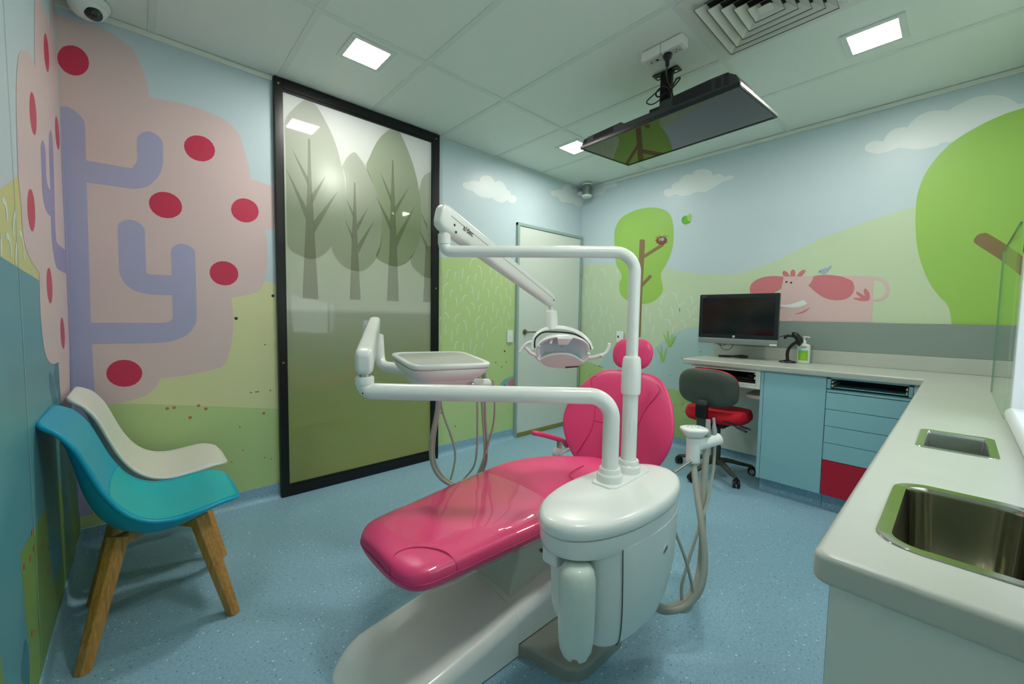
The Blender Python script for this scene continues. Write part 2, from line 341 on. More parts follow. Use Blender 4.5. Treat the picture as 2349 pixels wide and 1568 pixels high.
WA.fill([(-1.673,2.376),(-1.648,2.396),(-1.611,2.402),(-1.573,2.423),(-1.526,2.433),0,(-1.492,2.435),(-1.480,2.469),(-1.440,2.500),(-1.375,2.512),(-1.325,2.492),(-1.311,2.468),0,(-1.266,2.496),(-1.214,2.493),(-1.173,2.457),(-1.160,2.433),0,(-1.124,2.432),(-1.105,2.399),0,(-1.060,2.402),(-1.028,2.375),(-1.049,2.338),(-1.104,2.324),(-1.149,2.342),0,(-1.219,2.304),(-1.288,2.304),(-1.339,2.323),0,(-1.388,2.309),(-1.453,2.302),(-1.517,2.313),(-1.572,2.338),0,(-1.625,2.336),(-1.667,2.347)], 'cloud')
WA.fill([(-0.543,2.545),(-0.512,2.569),(-0.468,2.576),(-0.424,2.600),(-0.367,2.601),0,(-0.345,2.647),(-0.288,2.682),(-0.217,2.683),(-0.187,2.648),0,(-0.119,2.669),(-0.056,2.641),(0.000,2.647),0,(0.000,2.502),0,(-0.099,2.486),(-0.174,2.502),0,(-0.269,2.491),(-0.362,2.480),(-0.432,2.518),0,(-0.521,2.514)], 'cloud')
WA.strokes([[(-1.796,1.622),(-1.814,1.615),(-1.824,1.598),(-1.830,1.572),(-1.831,1.547)],
[(-1.734,1.604),(-1.743,1.597),(-1.748,1.581),(-1.750,1.555),(-1.751,1.530)],
[(-1.654,1.642),(-1.662,1.634),(-1.666,1.615),(-1.668,1.584),(-1.668,1.553)],
[(-1.529,1.743),(-1.557,1.735),(-1.574,1.717),(-1.583,1.691),(-1.584,1.666)],
[(-1.500,1.686),(-1.478,1.679),(-1.463,1.655),(-1.455,1.616),(-1.453,1.575)],
[(-1.425,1.762),(-1.425,1.759),(-1.425,1.749),(-1.425,1.734),(-1.424,1.719)],
[(-1.507,1.610),(-1.518,1.604),(-1.524,1.589),(-1.528,1.565),(-1.528,1.542)],
[(-1.585,1.586),(-1.602,1.578),(-1.613,1.559),(-1.618,1.529),(-1.619,1.500)],
[(-1.302,1.718),(-1.327,1.709),(-1.341,1.687),(-1.349,1.655),(-1.350,1.623)],
[(-1.250,1.666),(-1.263,1.659),(-1.272,1.644),(-1.276,1.622),(-1.276,1.599)],
[(-1.317,1.585),(-1.325,1.579),(-1.330,1.561),(-1.333,1.533),(-1.333,1.505)],
[(-1.226,1.599),(-1.220,1.594),(-1.215,1.578),(-1.213,1.553),(-1.212,1.527)],
[(-1.095,1.625),(-1.123,1.618),(-1.140,1.604),(-1.149,1.583),(-1.150,1.562)],
[(-1.814,1.504),(-1.840,1.495),(-1.856,1.474),(-1.865,1.441),(-1.867,1.408)],
[(-1.701,1.499),(-1.690,1.496),(-1.684,1.484),(-1.680,1.465),(-1.679,1.446)],
[(-1.576,1.501),(-1.565,1.495),(-1.558,1.477),(-1.554,1.447),(-1.553,1.418)],
[(-1.763,1.452),(-1.778,1.446),(-1.787,1.431),(-1.792,1.408),(-1.793,1.386)],
[(-1.477,1.453),(-1.484,1.446),(-1.487,1.427),(-1.489,1.396),(-1.489,1.366)],
[(-1.396,1.555),(-1.413,1.547),(-1.423,1.528),(-1.428,1.498),(-1.429,1.468)],
[(-1.388,1.481),(-1.376,1.475),(-1.369,1.456),(-1.364,1.427),(-1.363,1.397)],
[(-1.247,1.508),(-1.265,1.501),(-1.276,1.485),(-1.281,1.459),(-1.282,1.435)],
[(-1.158,1.504),(-1.152,1.497),(-1.147,1.476),(-1.145,1.443),(-1.144,1.410)],
[(-1.114,1.562),(-1.102,1.556),(-1.094,1.537),(-1.090,1.508),(-1.088,1.478)],
[(-1.618,1.411),(-1.642,1.405),(-1.656,1.391),(-1.663,1.369),(-1.665,1.348)],
[(-1.741,1.387),(-1.734,1.381),(-1.730,1.365),(-1.727,1.338),(-1.727,1.312)],
[(-1.833,1.372),(-1.840,1.365),(-1.844,1.347),(-1.846,1.319),(-1.846,1.290)],
[(-1.574,1.343),(-1.553,1.338),(-1.540,1.325),(-1.533,1.304),(-1.531,1.282)],
[(-1.447,1.337),(-1.464,1.330),(-1.475,1.314),(-1.480,1.288),(-1.481,1.263)],
[(-1.383,1.316),(-1.392,1.310),(-1.396,1.294),(-1.399,1.270),(-1.399,1.245)],
[(-1.301,1.355),(-1.309,1.348),(-1.313,1.329),(-1.315,1.299),(-1.315,1.269)],
[(-1.233,1.442),(-1.223,1.436),(-1.216,1.417),(-1.212,1.386),(-1.211,1.355)],
[(-1.113,1.420),(-1.103,1.413),(-1.096,1.394),(-1.092,1.363),(-1.091,1.332)],
[(-1.232,1.301),(-1.251,1.294),(-1.261,1.274),(-1.267,1.243),(-1.268,1.213)],
[(-1.154,1.325),(-1.166,1.319),(-1.173,1.303),(-1.176,1.279),(-1.176,1.254)],
[(-1.635,1.305),(-1.612,1.298),(-1.597,1.279),(-1.588,1.249),(-1.587,1.218)],
[(-1.854,1.252),(-1.835,1.248),(-1.823,1.237),(-1.816,1.220),(-1.814,1.202)],
[(-1.692,1.243),(-1.720,1.236),(-1.737,1.219),(-1.746,1.193),(-1.748,1.166)],
[(-1.464,1.220),(-1.489,1.212),(-1.504,1.191),(-1.512,1.157),(-1.513,1.124)],
[(-1.124,1.266),(-1.115,1.260),(-1.109,1.242),(-1.105,1.213),(-1.104,1.184)],
[(-1.025,1.293),(-1.032,1.285),(-1.036,1.266),(-1.038,1.235),(-1.038,1.204)],
[(-1.411,1.167),(-1.426,1.162),(-1.435,1.147),(-1.439,1.124),(-1.440,1.101)],
[(-1.345,1.212),(-1.335,1.208),(-1.330,1.196),(-1.326,1.176),(-1.325,1.157)],
[(-1.226,1.217),(-1.214,1.210),(-1.207,1.192),(-1.202,1.162),(-1.201,1.131)],
[(-1.161,1.195),(-1.152,1.188),(-1.146,1.169),(-1.142,1.138),(-1.141,1.108)],
[(-1.879,1.208),(-1.892,1.205),(-1.899,1.197),(-1.903,1.185),(-1.904,1.173)],
[(-1.664,1.186),(-1.641,1.178),(-1.626,1.154),(-1.618,1.115),(-1.616,1.076)],
[(-1.687,1.148),(-1.704,1.141),(-1.714,1.121),(-1.719,1.090),(-1.720,1.058)],
[(-1.837,1.140),(-1.838,1.133),(-1.839,1.115),(-1.839,1.087),(-1.839,1.058)],
[(-1.764,1.093),(-1.771,1.086),(-1.775,1.067),(-1.777,1.036),(-1.777,1.005)],
[(-1.482,1.086),(-1.491,1.080),(-1.496,1.062),(-1.498,1.033),(-1.498,1.004)],
[(-1.383,1.101),(-1.380,1.095),(-1.378,1.079),(-1.376,1.053),(-1.376,1.027)],
[(-1.264,1.124),(-1.289,1.119),(-1.304,1.105),(-1.312,1.084),(-1.313,1.063)],
[(-1.562,1.015),(-1.568,1.008),(-1.571,0.988),(-1.572,0.957),(-1.572,0.926)],
[(-1.705,0.999),(-1.722,0.993),(-1.733,0.978),(-1.739,0.952),(-1.739,0.927)],
[(-1.642,0.979),(-1.648,0.974),(-1.652,0.960),(-1.654,0.936),(-1.654,0.913)],
[(-1.493,0.962),(-1.511,0.955),(-1.521,0.936),(-1.527,0.904),(-1.527,0.873)],
[(-1.412,0.985),(-1.423,0.980),(-1.430,0.964),(-1.433,0.940),(-1.434,0.915)],
[(-1.902,1.055),(-1.894,1.049),(-1.890,1.031),(-1.887,1.003),(-1.886,0.975)]], 'blade', .0035)
WA.fill([(-1.220,0.535),0,(-1.193,0.580),(-1.137,0.614),(-1.020,0.638),0,(-0.996,0.641),0,(-0.993,0.512),0], 'blue_grey')
WA.fill([(-0.995,0.601),0,(-1.067,0.598),(-1.101,0.567),(-1.089,0.522),0,(-0.993,0.512),0], 'cow_rose')
WA.spots([(-1.153,0.550)], 'dark', .007)
wall_back = struct(WA.mb.build('wall_back', MUR, smooth=0))

# --- wall behind the desk
WB = Wall(fB)
WB.mb.flat(rect(YF, 0, 0, H), fB(0), ID['sky'])
WB.fill([(0.000,1.817),0,(-0.145,1.836),(-0.372,1.821),(-0.539,1.791),(-1.028,1.720),(-1.162,1.687),(-1.341,1.653),(-1.509,1.632),(-1.680,1.622),(-1.782,1.647),(-1.919,1.690),(-2.109,1.776),(-2.282,1.855),(-2.494,1.926),(-2.639,1.966),(-2.756,1.995),(-3.014,2.065),(-3.223,2.146),0,(-3.250,0.475),0,(-0.058,0.000),0], 'sage')
WB.fill([(0.000,0.765),0,(-0.115,0.732),(-0.274,0.688),(-0.434,0.891),(-0.647,0.951),(-0.851,0.884),(-0.958,0.940),(-1.077,1.046),(-1.213,1.123),(-1.371,1.165),(-1.734,1.205),(-2.056,1.142),0,(-2.087,0.515),0,(-1.142,0.549),(-0.443,0.652),0], 'pale_blue')
WB.fill([(0.000,0.775),0,(-0.115,0.727),(-0.274,0.688),(-0.555,0.579),(-0.865,0.546),(-1.142,0.549),(-1.441,0.552),(-1.914,0.557),0,(-2.046,0.000),0,(0.000,0.000),0], 'lawn')
WB.fill([(-2.474,2.437),(-2.486,2.469),(-2.522,2.477),(-2.571,2.460),0,(-2.582,2.492),(-2.609,2.522),(-2.655,2.526),(-2.686,2.517),0,(-2.709,2.553),(-2.751,2.580),(-2.803,2.582),(-2.866,2.559),0,(-2.914,2.583),(-2.975,2.599),(-3.041,2.590),(-3.091,2.562),(-3.123,2.530),(-3.149,2.496),0,(-3.172,2.496),(-3.211,2.469),0,(-3.221,2.306),0,(-2.882,2.364),(-2.826,2.355),(-2.747,2.358),(-2.685,2.381),(-2.645,2.399),0,(-2.605,2.385),(-2.546,2.386),(-2.495,2.411)], 'cloud')
WB.fill([(-0.985,2.448),(-0.996,2.473),(-1.037,2.476),(-1.061,2.465),0,(-1.066,2.497),(-1.094,2.518),(-1.133,2.514),0,(-1.160,2.551),(-1.204,2.567),(-1.258,2.554),0,(-1.289,2.583),(-1.352,2.583),(-1.415,2.552),(-1.447,2.498),0,(-1.491,2.503),(-1.526,2.485),(-1.541,2.466),0,(-1.575,2.468),(-1.613,2.459),(-1.618,2.438),(-1.595,2.429),(-1.538,2.432),0,(-1.490,2.413),(-1.432,2.385),(-1.372,2.372),(-1.308,2.391),0,(-1.255,2.376),(-1.178,2.378),(-1.098,2.414),0,(-1.052,2.399),(-1.005,2.413)], 'cloud')
WB.fill([(0.000,2.700),0,(-0.129,2.700),(-0.205,2.700),(-0.278,2.700),(-0.324,2.694),0,(-0.395,2.686),(-0.448,2.657),(-0.454,2.631),(-0.406,2.627),(-0.335,2.628),0,(-0.300,2.605),(-0.247,2.579),(-0.172,2.587),(-0.005,2.559),0], 'cloud')
WB.strokes([[(-0.171,1.817),(-0.152,1.810),(-0.141,1.788),(-0.136,1.751),(-0.136,1.714)],
[(-0.275,1.767),(-0.307,1.757),(-0.326,1.736),(-0.338,1.702),(-0.341,1.670)],
[(-0.228,1.676),(-0.213,1.666),(-0.205,1.637),(-0.201,1.589),(-0.202,1.541)],
[(-0.047,1.715),(-0.072,1.707),(-0.087,1.687),(-0.096,1.656),(-0.099,1.626)],
[(-0.403,1.635),(-0.413,1.628),(-0.420,1.610),(-0.424,1.581),(-0.426,1.553)],
[(-0.074,1.578),(-0.081,1.570),(-0.085,1.548),(-0.089,1.514),(-0.090,1.480)],
[(-0.245,1.539),(-0.265,1.532),(-0.277,1.516),(-0.284,1.490),(-0.286,1.464)],
[(-0.131,1.468),(-0.125,1.461),(-0.121,1.440),(-0.120,1.406),(-0.121,1.372)],
[(-0.264,1.370),(-0.279,1.364),(-0.289,1.345),(-0.295,1.316),(-0.297,1.286)],
[(-0.389,1.348),(-0.378,1.341),(-0.371,1.321),(-0.368,1.288),(-0.368,1.255)],
[(-0.215,1.318),(-0.192,1.308),(-0.178,1.283),(-0.172,1.241),(-0.172,1.200)],
[(-0.330,1.276),(-0.306,1.267),(-0.291,1.241),(-0.284,1.200),(-0.284,1.160)],
[(-0.112,1.242),(-0.092,1.233),(-0.081,1.209),(-0.075,1.171),(-0.075,1.133)],
[(-0.417,1.256),(-0.441,1.249),(-0.457,1.229),(-0.466,1.196),(-0.469,1.164)],
[(-0.322,1.161),(-0.335,1.151),(-0.343,1.124),(-0.349,1.080),(-0.351,1.036)],
[(-0.169,1.136),(-0.188,1.129),(-0.201,1.111),(-0.209,1.081),(-0.211,1.051)],
[(-0.091,1.068),(-0.118,1.060),(-0.135,1.037),(-0.145,1.000),(-0.148,0.962)],
[(-0.396,1.163),(-0.409,1.156),(-0.417,1.138),(-0.422,1.110),(-0.424,1.081)],
[(-0.837,1.192),(-0.832,1.181),(-0.830,1.152),(-0.831,1.105),(-0.832,1.057)],
[(-1.048,1.454),(-1.025,1.447),(-1.011,1.427),(-1.004,1.395),(-1.003,1.363)],
[(-1.115,1.474),(-1.135,1.468),(-1.149,1.451),(-1.157,1.426),(-1.159,1.401)],
[(-1.175,1.379),(-1.182,1.372),(-1.187,1.355),(-1.191,1.326),(-1.193,1.298)],
[(-1.280,1.442),(-1.296,1.436),(-1.305,1.420),(-1.312,1.394),(-1.314,1.368)],
[(-1.247,1.387),(-1.218,1.379),(-1.201,1.358),(-1.192,1.324),(-1.191,1.289)],
[(-1.250,1.325),(-1.272,1.317),(-1.287,1.297),(-1.296,1.265),(-1.298,1.233)],
[(-0.965,1.330),(-0.985,1.322),(-0.998,1.301),(-1.006,1.267),(-1.009,1.233)],
[(-0.906,1.292),(-0.896,1.283),(-0.891,1.257),(-0.889,1.216),(-0.890,1.174)],
[(-1.101,1.344),(-1.111,1.336),(-1.117,1.316),(-1.122,1.284),(-1.124,1.253)],
[(-1.048,1.224),(-1.077,1.220),(-1.095,1.206),(-1.106,1.184),(-1.109,1.161)],
[(-1.165,1.163),(-1.147,1.157),(-1.136,1.140),(-1.131,1.115),(-1.131,1.089)],
[(-1.200,1.218),(-1.227,1.212),(-1.245,1.194),(-1.255,1.167),(-1.258,1.139)],
[(-1.325,1.229),(-1.344,1.227),(-1.356,1.224),(-1.363,1.218),(-1.364,1.212)],
[(-0.863,1.345),(-0.852,1.339),(-0.847,1.322),(-0.844,1.296),(-0.845,1.269)],
[(-0.942,1.157),(-0.932,1.149),(-0.927,1.128),(-0.925,1.095),(-0.925,1.062)],
[(-0.054,1.351),(-0.060,1.344),(-0.064,1.325),(-0.067,1.294),(-0.068,1.264)],
[(-0.471,1.753),(-0.483,1.745),(-0.490,1.727),(-0.495,1.699),(-0.497,1.670)],
[(-0.036,1.482),(-0.046,1.474),(-0.052,1.455),(-0.057,1.425),(-0.058,1.394)],
[(-0.214,0.966),(-0.195,0.956),(-0.184,0.932),(-0.178,0.894),(-0.178,0.856)],
[(-0.303,0.992),(-0.316,0.986),(-0.324,0.968),(-0.329,0.938),(-0.331,0.909)],
[(-1.355,1.342),(-1.338,1.336),(-1.328,1.321),(-1.323,1.297),(-1.323,1.272)]], 'blade', .0033)
WB.fill([(-0.444,2.016),(-0.440,2.137),(-0.465,2.223),(-0.532,2.291),(-0.653,2.329),(-0.781,2.338),(-0.905,2.321),(-1.005,2.279),(-1.064,2.221),(-1.092,2.136),(-1.104,2.045),(-1.101,1.939),(-1.077,1.834),(-1.036,1.747),(-0.996,1.686),(-0.992,1.631),(-1.016,1.529),(-1.003,1.474),(-0.951,1.419),(-0.882,1.387),(-0.798,1.375),(-0.712,1.385),(-0.622,1.416),(-0.551,1.468),(-0.526,1.529),(-0.523,1.609),(-0.549,1.657),(-0.530,1.718),(-0.481,1.792),(-0.458,1.894)], 'leaf')
WB.fill([(-0.734,1.037),0,(-0.765,1.031),(-0.794,1.040),0,(-0.796,1.499),(-0.803,1.804),(-0.805,2.002),(-0.790,2.023),(-0.770,2.031),(-0.751,2.026),(-0.744,2.004),(-0.744,1.790),(-0.736,1.501)], 'bark')
for seg in [[(-0.614,1.922),(-0.761,1.779)], [(-0.780,1.844),(-0.991,1.946)], [(-0.875,1.647),(-0.781,1.557)], [(-0.695,1.522),(-0.762,1.489)]]: WB.ribbon(seg, 'bark', .018)
WB.fill([(-0.924,1.996),(-0.937,2.022),(-0.966,2.031),(-1.005,2.026),(-1.035,2.004),(-1.040,1.978),(-1.018,1.952),(-0.983,1.947),(-0.943,1.965)], 'nest')
WB.strokes([[(-0.912,2.035),(-0.934,2.030),(-0.948,2.022),(-0.956,2.011),(-0.958,2.001)],
[(-1.057,2.025),(-1.032,2.025),(-1.016,2.019),(-1.008,2.008),(-1.007,1.995)],
[(-0.919,1.975),(-0.944,1.973),(-0.959,1.974),(-0.967,1.977),(-0.968,1.982)],
[(-1.052,1.962),(-1.026,1.967),(-1.009,1.972),(-0.999,1.978),(-0.997,1.984)],
[(-0.946,2.045),(-0.961,2.040),(-0.970,2.029),(-0.976,2.014),(-0.977,1.999)],
[(-1.024,2.038),(-1.010,2.037),(-1.001,2.030),(-0.997,2.018),(-0.997,2.006)],
[(-0.908,2.002),(-0.933,1.998),(-0.948,1.995),(-0.956,1.991),(-0.958,1.989)]], 'nest', .0025)
WB.fill([(-0.979,2.002),(-0.979,1.997),(-0.977,1.993),(-0.974,1.990),(-0.970,1.988),(-0.966,1.988),(-0.962,1.989),(-0.958,1.992),(-0.954,1.996),(-0.952,2.001),(-0.951,2.006),(-0.952,2.011),(-0.954,2.015),(-0.957,2.019),(-0.960,2.020),(-0.965,2.021),(-0.969,2.019),(-0.973,2.016),(-0.976,2.012),(-0.978,2.008)], 'cow_rose', False); WB.fill([(-1.008,1.996),(-1.005,1.991),(-1.001,1.987),(-0.997,1.985),(-0.992,1.985),(-0.987,1.986),(-0.982,1.989),(-0.979,1.993),(-0.977,1.998),(-0.977,2.004),(-0.978,2.009),(-0.980,2.014),(-0.984,2.018),(-0.989,2.020),(-0.994,2.020),(-0.999,2.019),(-1.003,2.016),(-1.006,2.012),(-1.008,2.006),(-1.009,2.001)], 'egg_blue', False)
WB.fill([(-1.174,2.158),(-1.191,2.187),(-1.222,2.189),(-1.249,2.167),(-1.265,2.135),(-1.251,2.115),(-1.216,2.112),(-1.185,2.127)], 'bird_green')
WB.fill([(-1.232,2.149),(-1.227,2.181),(-1.239,2.196),(-1.262,2.196),(-1.270,2.168),(-1.268,2.143),(-1.254,2.133)], 'leaf')
WB.spots([(-1.192,2.166)], 'dark', .006)
WB.strokes([[(-1.202,2.116),(-1.203,2.114),(-1.205,2.110),(-1.206,2.104),(-1.206,2.097)],
[(-1.220,2.113),(-1.221,2.111),(-1.223,2.107),(-1.224,2.101),(-1.224,2.095)]], 'bark', .0015)
WB.fill([(-3.168,2.468),0,(-3.106,2.460),(-3.018,2.430),(-2.925,2.379),(-2.868,2.329),(-2.817,2.257),(-2.783,2.183),(-2.761,2.096),(-2.754,2.013),(-2.758,1.877),(-2.774,1.728),(-2.803,1.604),(-2.844,1.491),(-2.891,1.404),(-2.928,1.355),(-2.947,1.295),(-2.957,1.217),(-2.968,1.066),0,(-3.250,1.110),0,(-3.250,2.556),0], 'leaf')
WB.fill([(-3.021,1.736),(-3.024,1.751),(-3.036,1.770),(-3.059,1.776),(-3.079,1.766),(-3.157,1.688),(-3.250,1.579),0,(-3.250,1.465),0,(-3.140,1.599),(-3.033,1.710)], 'bark')
# the pink animal above the splashback
WB.fill([(-2.026,1.578),0,(-2.224,1.569),(-2.381,1.561),(-2.519,1.551),(-2.576,1.543),(-2.609,1.530),(-2.636,1.509),(-2.651,1.482),(-2.657,1.451),(-2.653,1.422),(-2.638,1.396),(-2.614,1.377),(-2.574,1.372),0,(-2.574,1.226),0,(-2.011,1.225),0,(-1.990,1.304),(-2.009,1.445),(-2.018,1.489),(-2.023,1.534)], 'cow_pink')
WB.fill([(-2.572,1.516),0,(-2.596,1.512),(-2.619,1.493),(-2.633,1.464),(-2.634,1.435),(-2.623,1.406),(-2.602,1.392),(-2.573,1.390),0], 'sage')
WB.fill([(-2.096,1.254),0,(-2.074,1.231),0,(-2.099,1.229),0], 'sage', False)
WB.fill([(-2.028,1.576),0,(-1.967,1.586),(-1.902,1.584),(-1.846,1.569),(-1.805,1.539),(-1.789,1.504),(-1.792,1.469),(-1.810,1.433),(-1.899,1.419),(-1.978,1.457),(-2.016,1.485),0,(-2.023,1.534)], 'cow_rose')
WB.fill([(-2.224,1.569),0,(-2.267,1.574),(-2.318,1.572),(-2.381,1.559),(-2.422,1.541),(-2.455,1.517),(-2.467,1.481),(-2.467,1.451),(-2.453,1.416),(-2.422,1.391),(-2.378,1.383),(-2.332,1.390),(-2.284,1.412),(-2.239,1.451),(-2.208,1.484),(-2.194,1.501),0,(-2.213,1.529)], 'cow_rose')
for e in [[(-2.026,1.582),0,(-2.018,1.606),(-2.024,1.622),(-2.038,1.620),(-2.056,1.604),(-2.068,1.577),0], [(-2.072,1.575),0,(-2.073,1.608),(-2.080,1.625),(-2.092,1.627),(-2.103,1.614),(-2.106,1.574),0], [(-2.114,1.573),0,(-2.128,1.599),(-2.150,1.620),(-2.166,1.619),(-2.169,1.607),(-2.150,1.571),0]]: WB.fill(e, 'cow_rose')
WB.spots([(-2.049,1.534),(-2.081,1.527)], 'dark', .0075)
WB.fill([(-2.010,1.355),0,(-2.061,1.354),(-2.112,1.367),(-2.171,1.391),0,(-2.193,1.361),0,(-2.155,1.340),(-2.109,1.332),(-2.062,1.335),(-2.028,1.343)], 'cloud')
WB.fill([(-2.114,1.282),0,(-2.157,1.296),(-2.192,1.318),(-2.217,1.336),0,(-2.197,1.310),(-2.171,1.291),(-2.135,1.281)], 'cow_rose')
WB.fill([(-2.009,1.333),0,(-2.043,1.326),0,(-2.009,1.324),0], 'cow_rose', False)
WB.fill([(-2.465,1.396),(-2.485,1.399),(-2.510,1.398),0,(-2.488,1.420),(-2.479,1.435),(-2.487,1.441),(-2.506,1.429),(-2.529,1.409),0,(-2.521,1.444),(-2.524,1.459),(-2.533,1.461),(-2.548,1.438),(-2.556,1.408),(-2.554,1.386),(-2.544,1.377),(-2.509,1.377),(-2.478,1.387)], 'cow_rose')
WB.fill([(-2.251,1.596),0,(-2.261,1.611),(-2.286,1.622),(-2.307,1.626),(-2.321,1.640),(-2.331,1.636),(-2.316,1.612),(-2.305,1.595),(-2.284,1.588),(-2.262,1.591)], 'bird_blue')
WB.fill([(-2.281,1.596),(-2.291,1.613),(-2.310,1.616),(-2.306,1.600),(-2.294,1.592)], 'lilac')
WB.spots([(-2.262,1.602)], 'dark', .0035)
WB.strokes([[(-2.281,1.590),(-2.281,1.589),(-2.282,1.586),(-2.282,1.581),(-2.283,1.577)],
[(-2.291,1.591),(-2.291,1.589),(-2.292,1.586),(-2.292,1.581),(-2.293,1.576)]], 'blue_grey', .0012)
for g in [[(-1.094,0.959),0,(-1.034,1.089),(-1.080,1.032),0,(-1.108,0.960),0], [(-1.090,0.958),0,(-1.077,1.087),(-1.084,1.113),(-1.093,1.069),(-1.106,0.959),0], [(-1.098,0.959),0,(-1.121,1.052),(-1.131,1.093),(-1.129,1.041),(-1.109,0.960),0], [(-1.102,0.959),0,(-1.133,1.034),(-1.169,1.072),(-1.145,1.008),(-1.113,0.960),0], [(-1.028,0.805),0,(-1.003,0.887),(-0.970,0.951),(-1.015,0.894),(-1.038,0.806),0], [(-1.030,0.805),0,(-1.023,0.898),(-1.023,0.973),(-1.038,0.899),(-1.042,0.806),0], [(-1.034,0.805),0,(-1.062,0.901),(-1.075,0.954),(-1.074,0.892),(-1.050,0.807),0]]: WB.fill(g, 'leaf')
WB.spots([(-1.405,0.934),(-1.232,0.859),(-1.259,0.424),(-1.267,0.350),(-1.381,0.375),(-0.287,0.492),(-0.181,0.588),(-0.319,0.579),(-1.128,0.684)], 'dark', .004)
WB.spots([(-0.175,0.773),(-0.244,0.685),(-0.170,0.562),(-0.095,0.583),(-1.188,0.403)], 'dot', .006)
wall_right = struct(WB.mb.build('wall_right', MUR, smooth=0))

# --- left wall close to the camera
WC = Wall(fC)
WC.mb.flat(rect(YF, 0, 0, H), fC(0), ID['sky'])
WC.fill([(-1.541,1.447),0,(-1.295,1.534),(-1.184,1.574),(-1.067,1.621),(-0.554,1.815),0,(0.000,2.304),0,(0.000,1.198),0,(-0.802,1.325),(-1.338,1.357),(-1.558,1.370),0], 'yellow_hill', False)
WC.fill([(-1.616,1.373),0,(-1.338,1.357),(-0.802,1.325),(0.000,1.220),0,(0.000,0.000),0,(-1.722,0.000),0,(-2.077,0.270),0], 'teal', False)
WC.fill([(-1.359,0.222),0,(-1.264,0.244),(-1.301,0.369),(-1.317,0.564),0,(-0.890,0.539),0,(-0.890,0.416),(-0.873,0.323),(-0.846,0.235),0,(-0.634,0.225),0,(-0.654,0.550),0,(-0.576,0.537),0,(-0.515,0.386),(-0.516,0.227),0,(-0.313,0.251),0,(-0.229,0.615),0,(0.000,0.000),0,(0.000,0.000),0,(-1.170,0.000),0,(-1.509,0.000),0], 'grass_deep', False)
WC.fill([(-1.590,0.477),0,(-1.561,0.438),(-1.542,0.352),(-1.614,0.061),0,(-1.801,0.250),0], 'grass_deep', False)
WC.fill([(-0.435,0.834),0,(-0.557,0.908),(-0.604,0.966),0,(-0.492,1.026),0,(-0.326,0.757),0], 'teal_leaf', False)
WC.fill([(-0.643,0.852),0,(-0.701,0.928),(-0.706,0.975),(-0.662,0.985),(-0.594,0.930),(-0.533,0.842),0], 'teal_leaf')
WC.fill([(-1.359,0.222),0,(-1.383,0.273),(-1.326,0.321),(-1.294,0.289),(-1.284,0.218),(-1.315,0.150),0], 'teal_leaf')
WC.strokes([[(-1.283,1.508),(-1.256,1.509),(-1.241,1.499),(-1.236,1.481),(-1.239,1.461)],
[(-1.117,1.503),(-1.139,1.494),(-1.155,1.477),(-1.168,1.453),(-1.175,1.429)],
[(-1.262,1.419),(-1.233,1.418),(-1.217,1.407),(-1.212,1.387),(-1.215,1.366)],
[(-1.127,1.411),(-1.139,1.405),(-1.148,1.391),(-1.157,1.370),(-1.163,1.350)],
[(-1.325,1.410),(-1.320,1.407),(-1.319,1.396),(-1.321,1.378),(-1.325,1.360)],
[(-1.090,1.451),(-1.059,1.448),(-1.043,1.432),(-1.040,1.403),(-1.046,1.373)],
[(-0.906,1.352),(-0.909,1.350),(-0.912,1.346),(-0.915,1.339),(-0.917,1.333)]], 'blade', .009)
WC.fill([(-0.191,0.711),0,(0.000,1.246),0,(0.000,2.700),0,(0.000,2.700),(0.000,2.700),(0.000,2.700),(0.000,2.700),0,(-0.097,2.679),0,(-0.150,2.557),(-0.177,2.483),0,(-0.256,2.484),(-0.347,2.473),(-0.431,2.463),(-0.465,2.478),0,(-0.552,2.430),0,(-0.616,2.272),(-0.655,2.110),0,(-0.686,2.117),(-0.775,2.104),(-0.865,2.073),(-0.916,2.046),(-0.954,2.013),(-0.980,1.972),(-1.016,1.888),(-1.040,1.777),(-1.060,1.627),(-1.044,1.549),(-1.040,1.471),(-1.020,1.427),(-0.959,1.392),(-0.862,1.364),(-0.788,1.355),0,(-0.804,1.290),(-0.814,1.214),(-0.801,1.133),(-0.772,1.076),(-0.718,1.038),(-0.621,1.013),(-0.503,1.005),(-0.450,1.005),0,(-0.453,0.891),(-0.408,0.773)], 'pink')
WC.fill([(0.000,0.000),0,(0.000,0.257),0,(0.000,1.741),0,(0.000,2.300),0,(0.000,2.229),(-0.015,2.043),(-0.036,1.842),(-0.050,1.560),(-0.069,1.264),(-0.087,0.989),(-0.108,0.716),(-0.057,0.486),(0.000,0.098)], 'lilac_deep')
WC.fill([(-0.621,1.813),(-0.618,1.838),(-0.579,1.869),(-0.540,1.877),(-0.506,1.855),(-0.513,1.787),(-0.517,1.744),(-0.484,1.716),(-0.432,1.716),0,(-0.418,1.852),(-0.397,1.930),(-0.383,1.957),(-0.344,1.982),(-0.299,1.983),(-0.287,1.934),(-0.296,1.842),(-0.310,1.770),(-0.327,1.674),(-0.338,1.608),(-0.335,1.543),(-0.301,1.514),(-0.037,1.512),0,(-0.033,1.398),0,(-0.329,1.399),(-0.403,1.420),(-0.446,1.466),(-0.465,1.526),(-0.459,1.604),0,(-0.534,1.603),(-0.600,1.617),(-0.637,1.661),(-0.631,1.730)], 'lilac_deep')
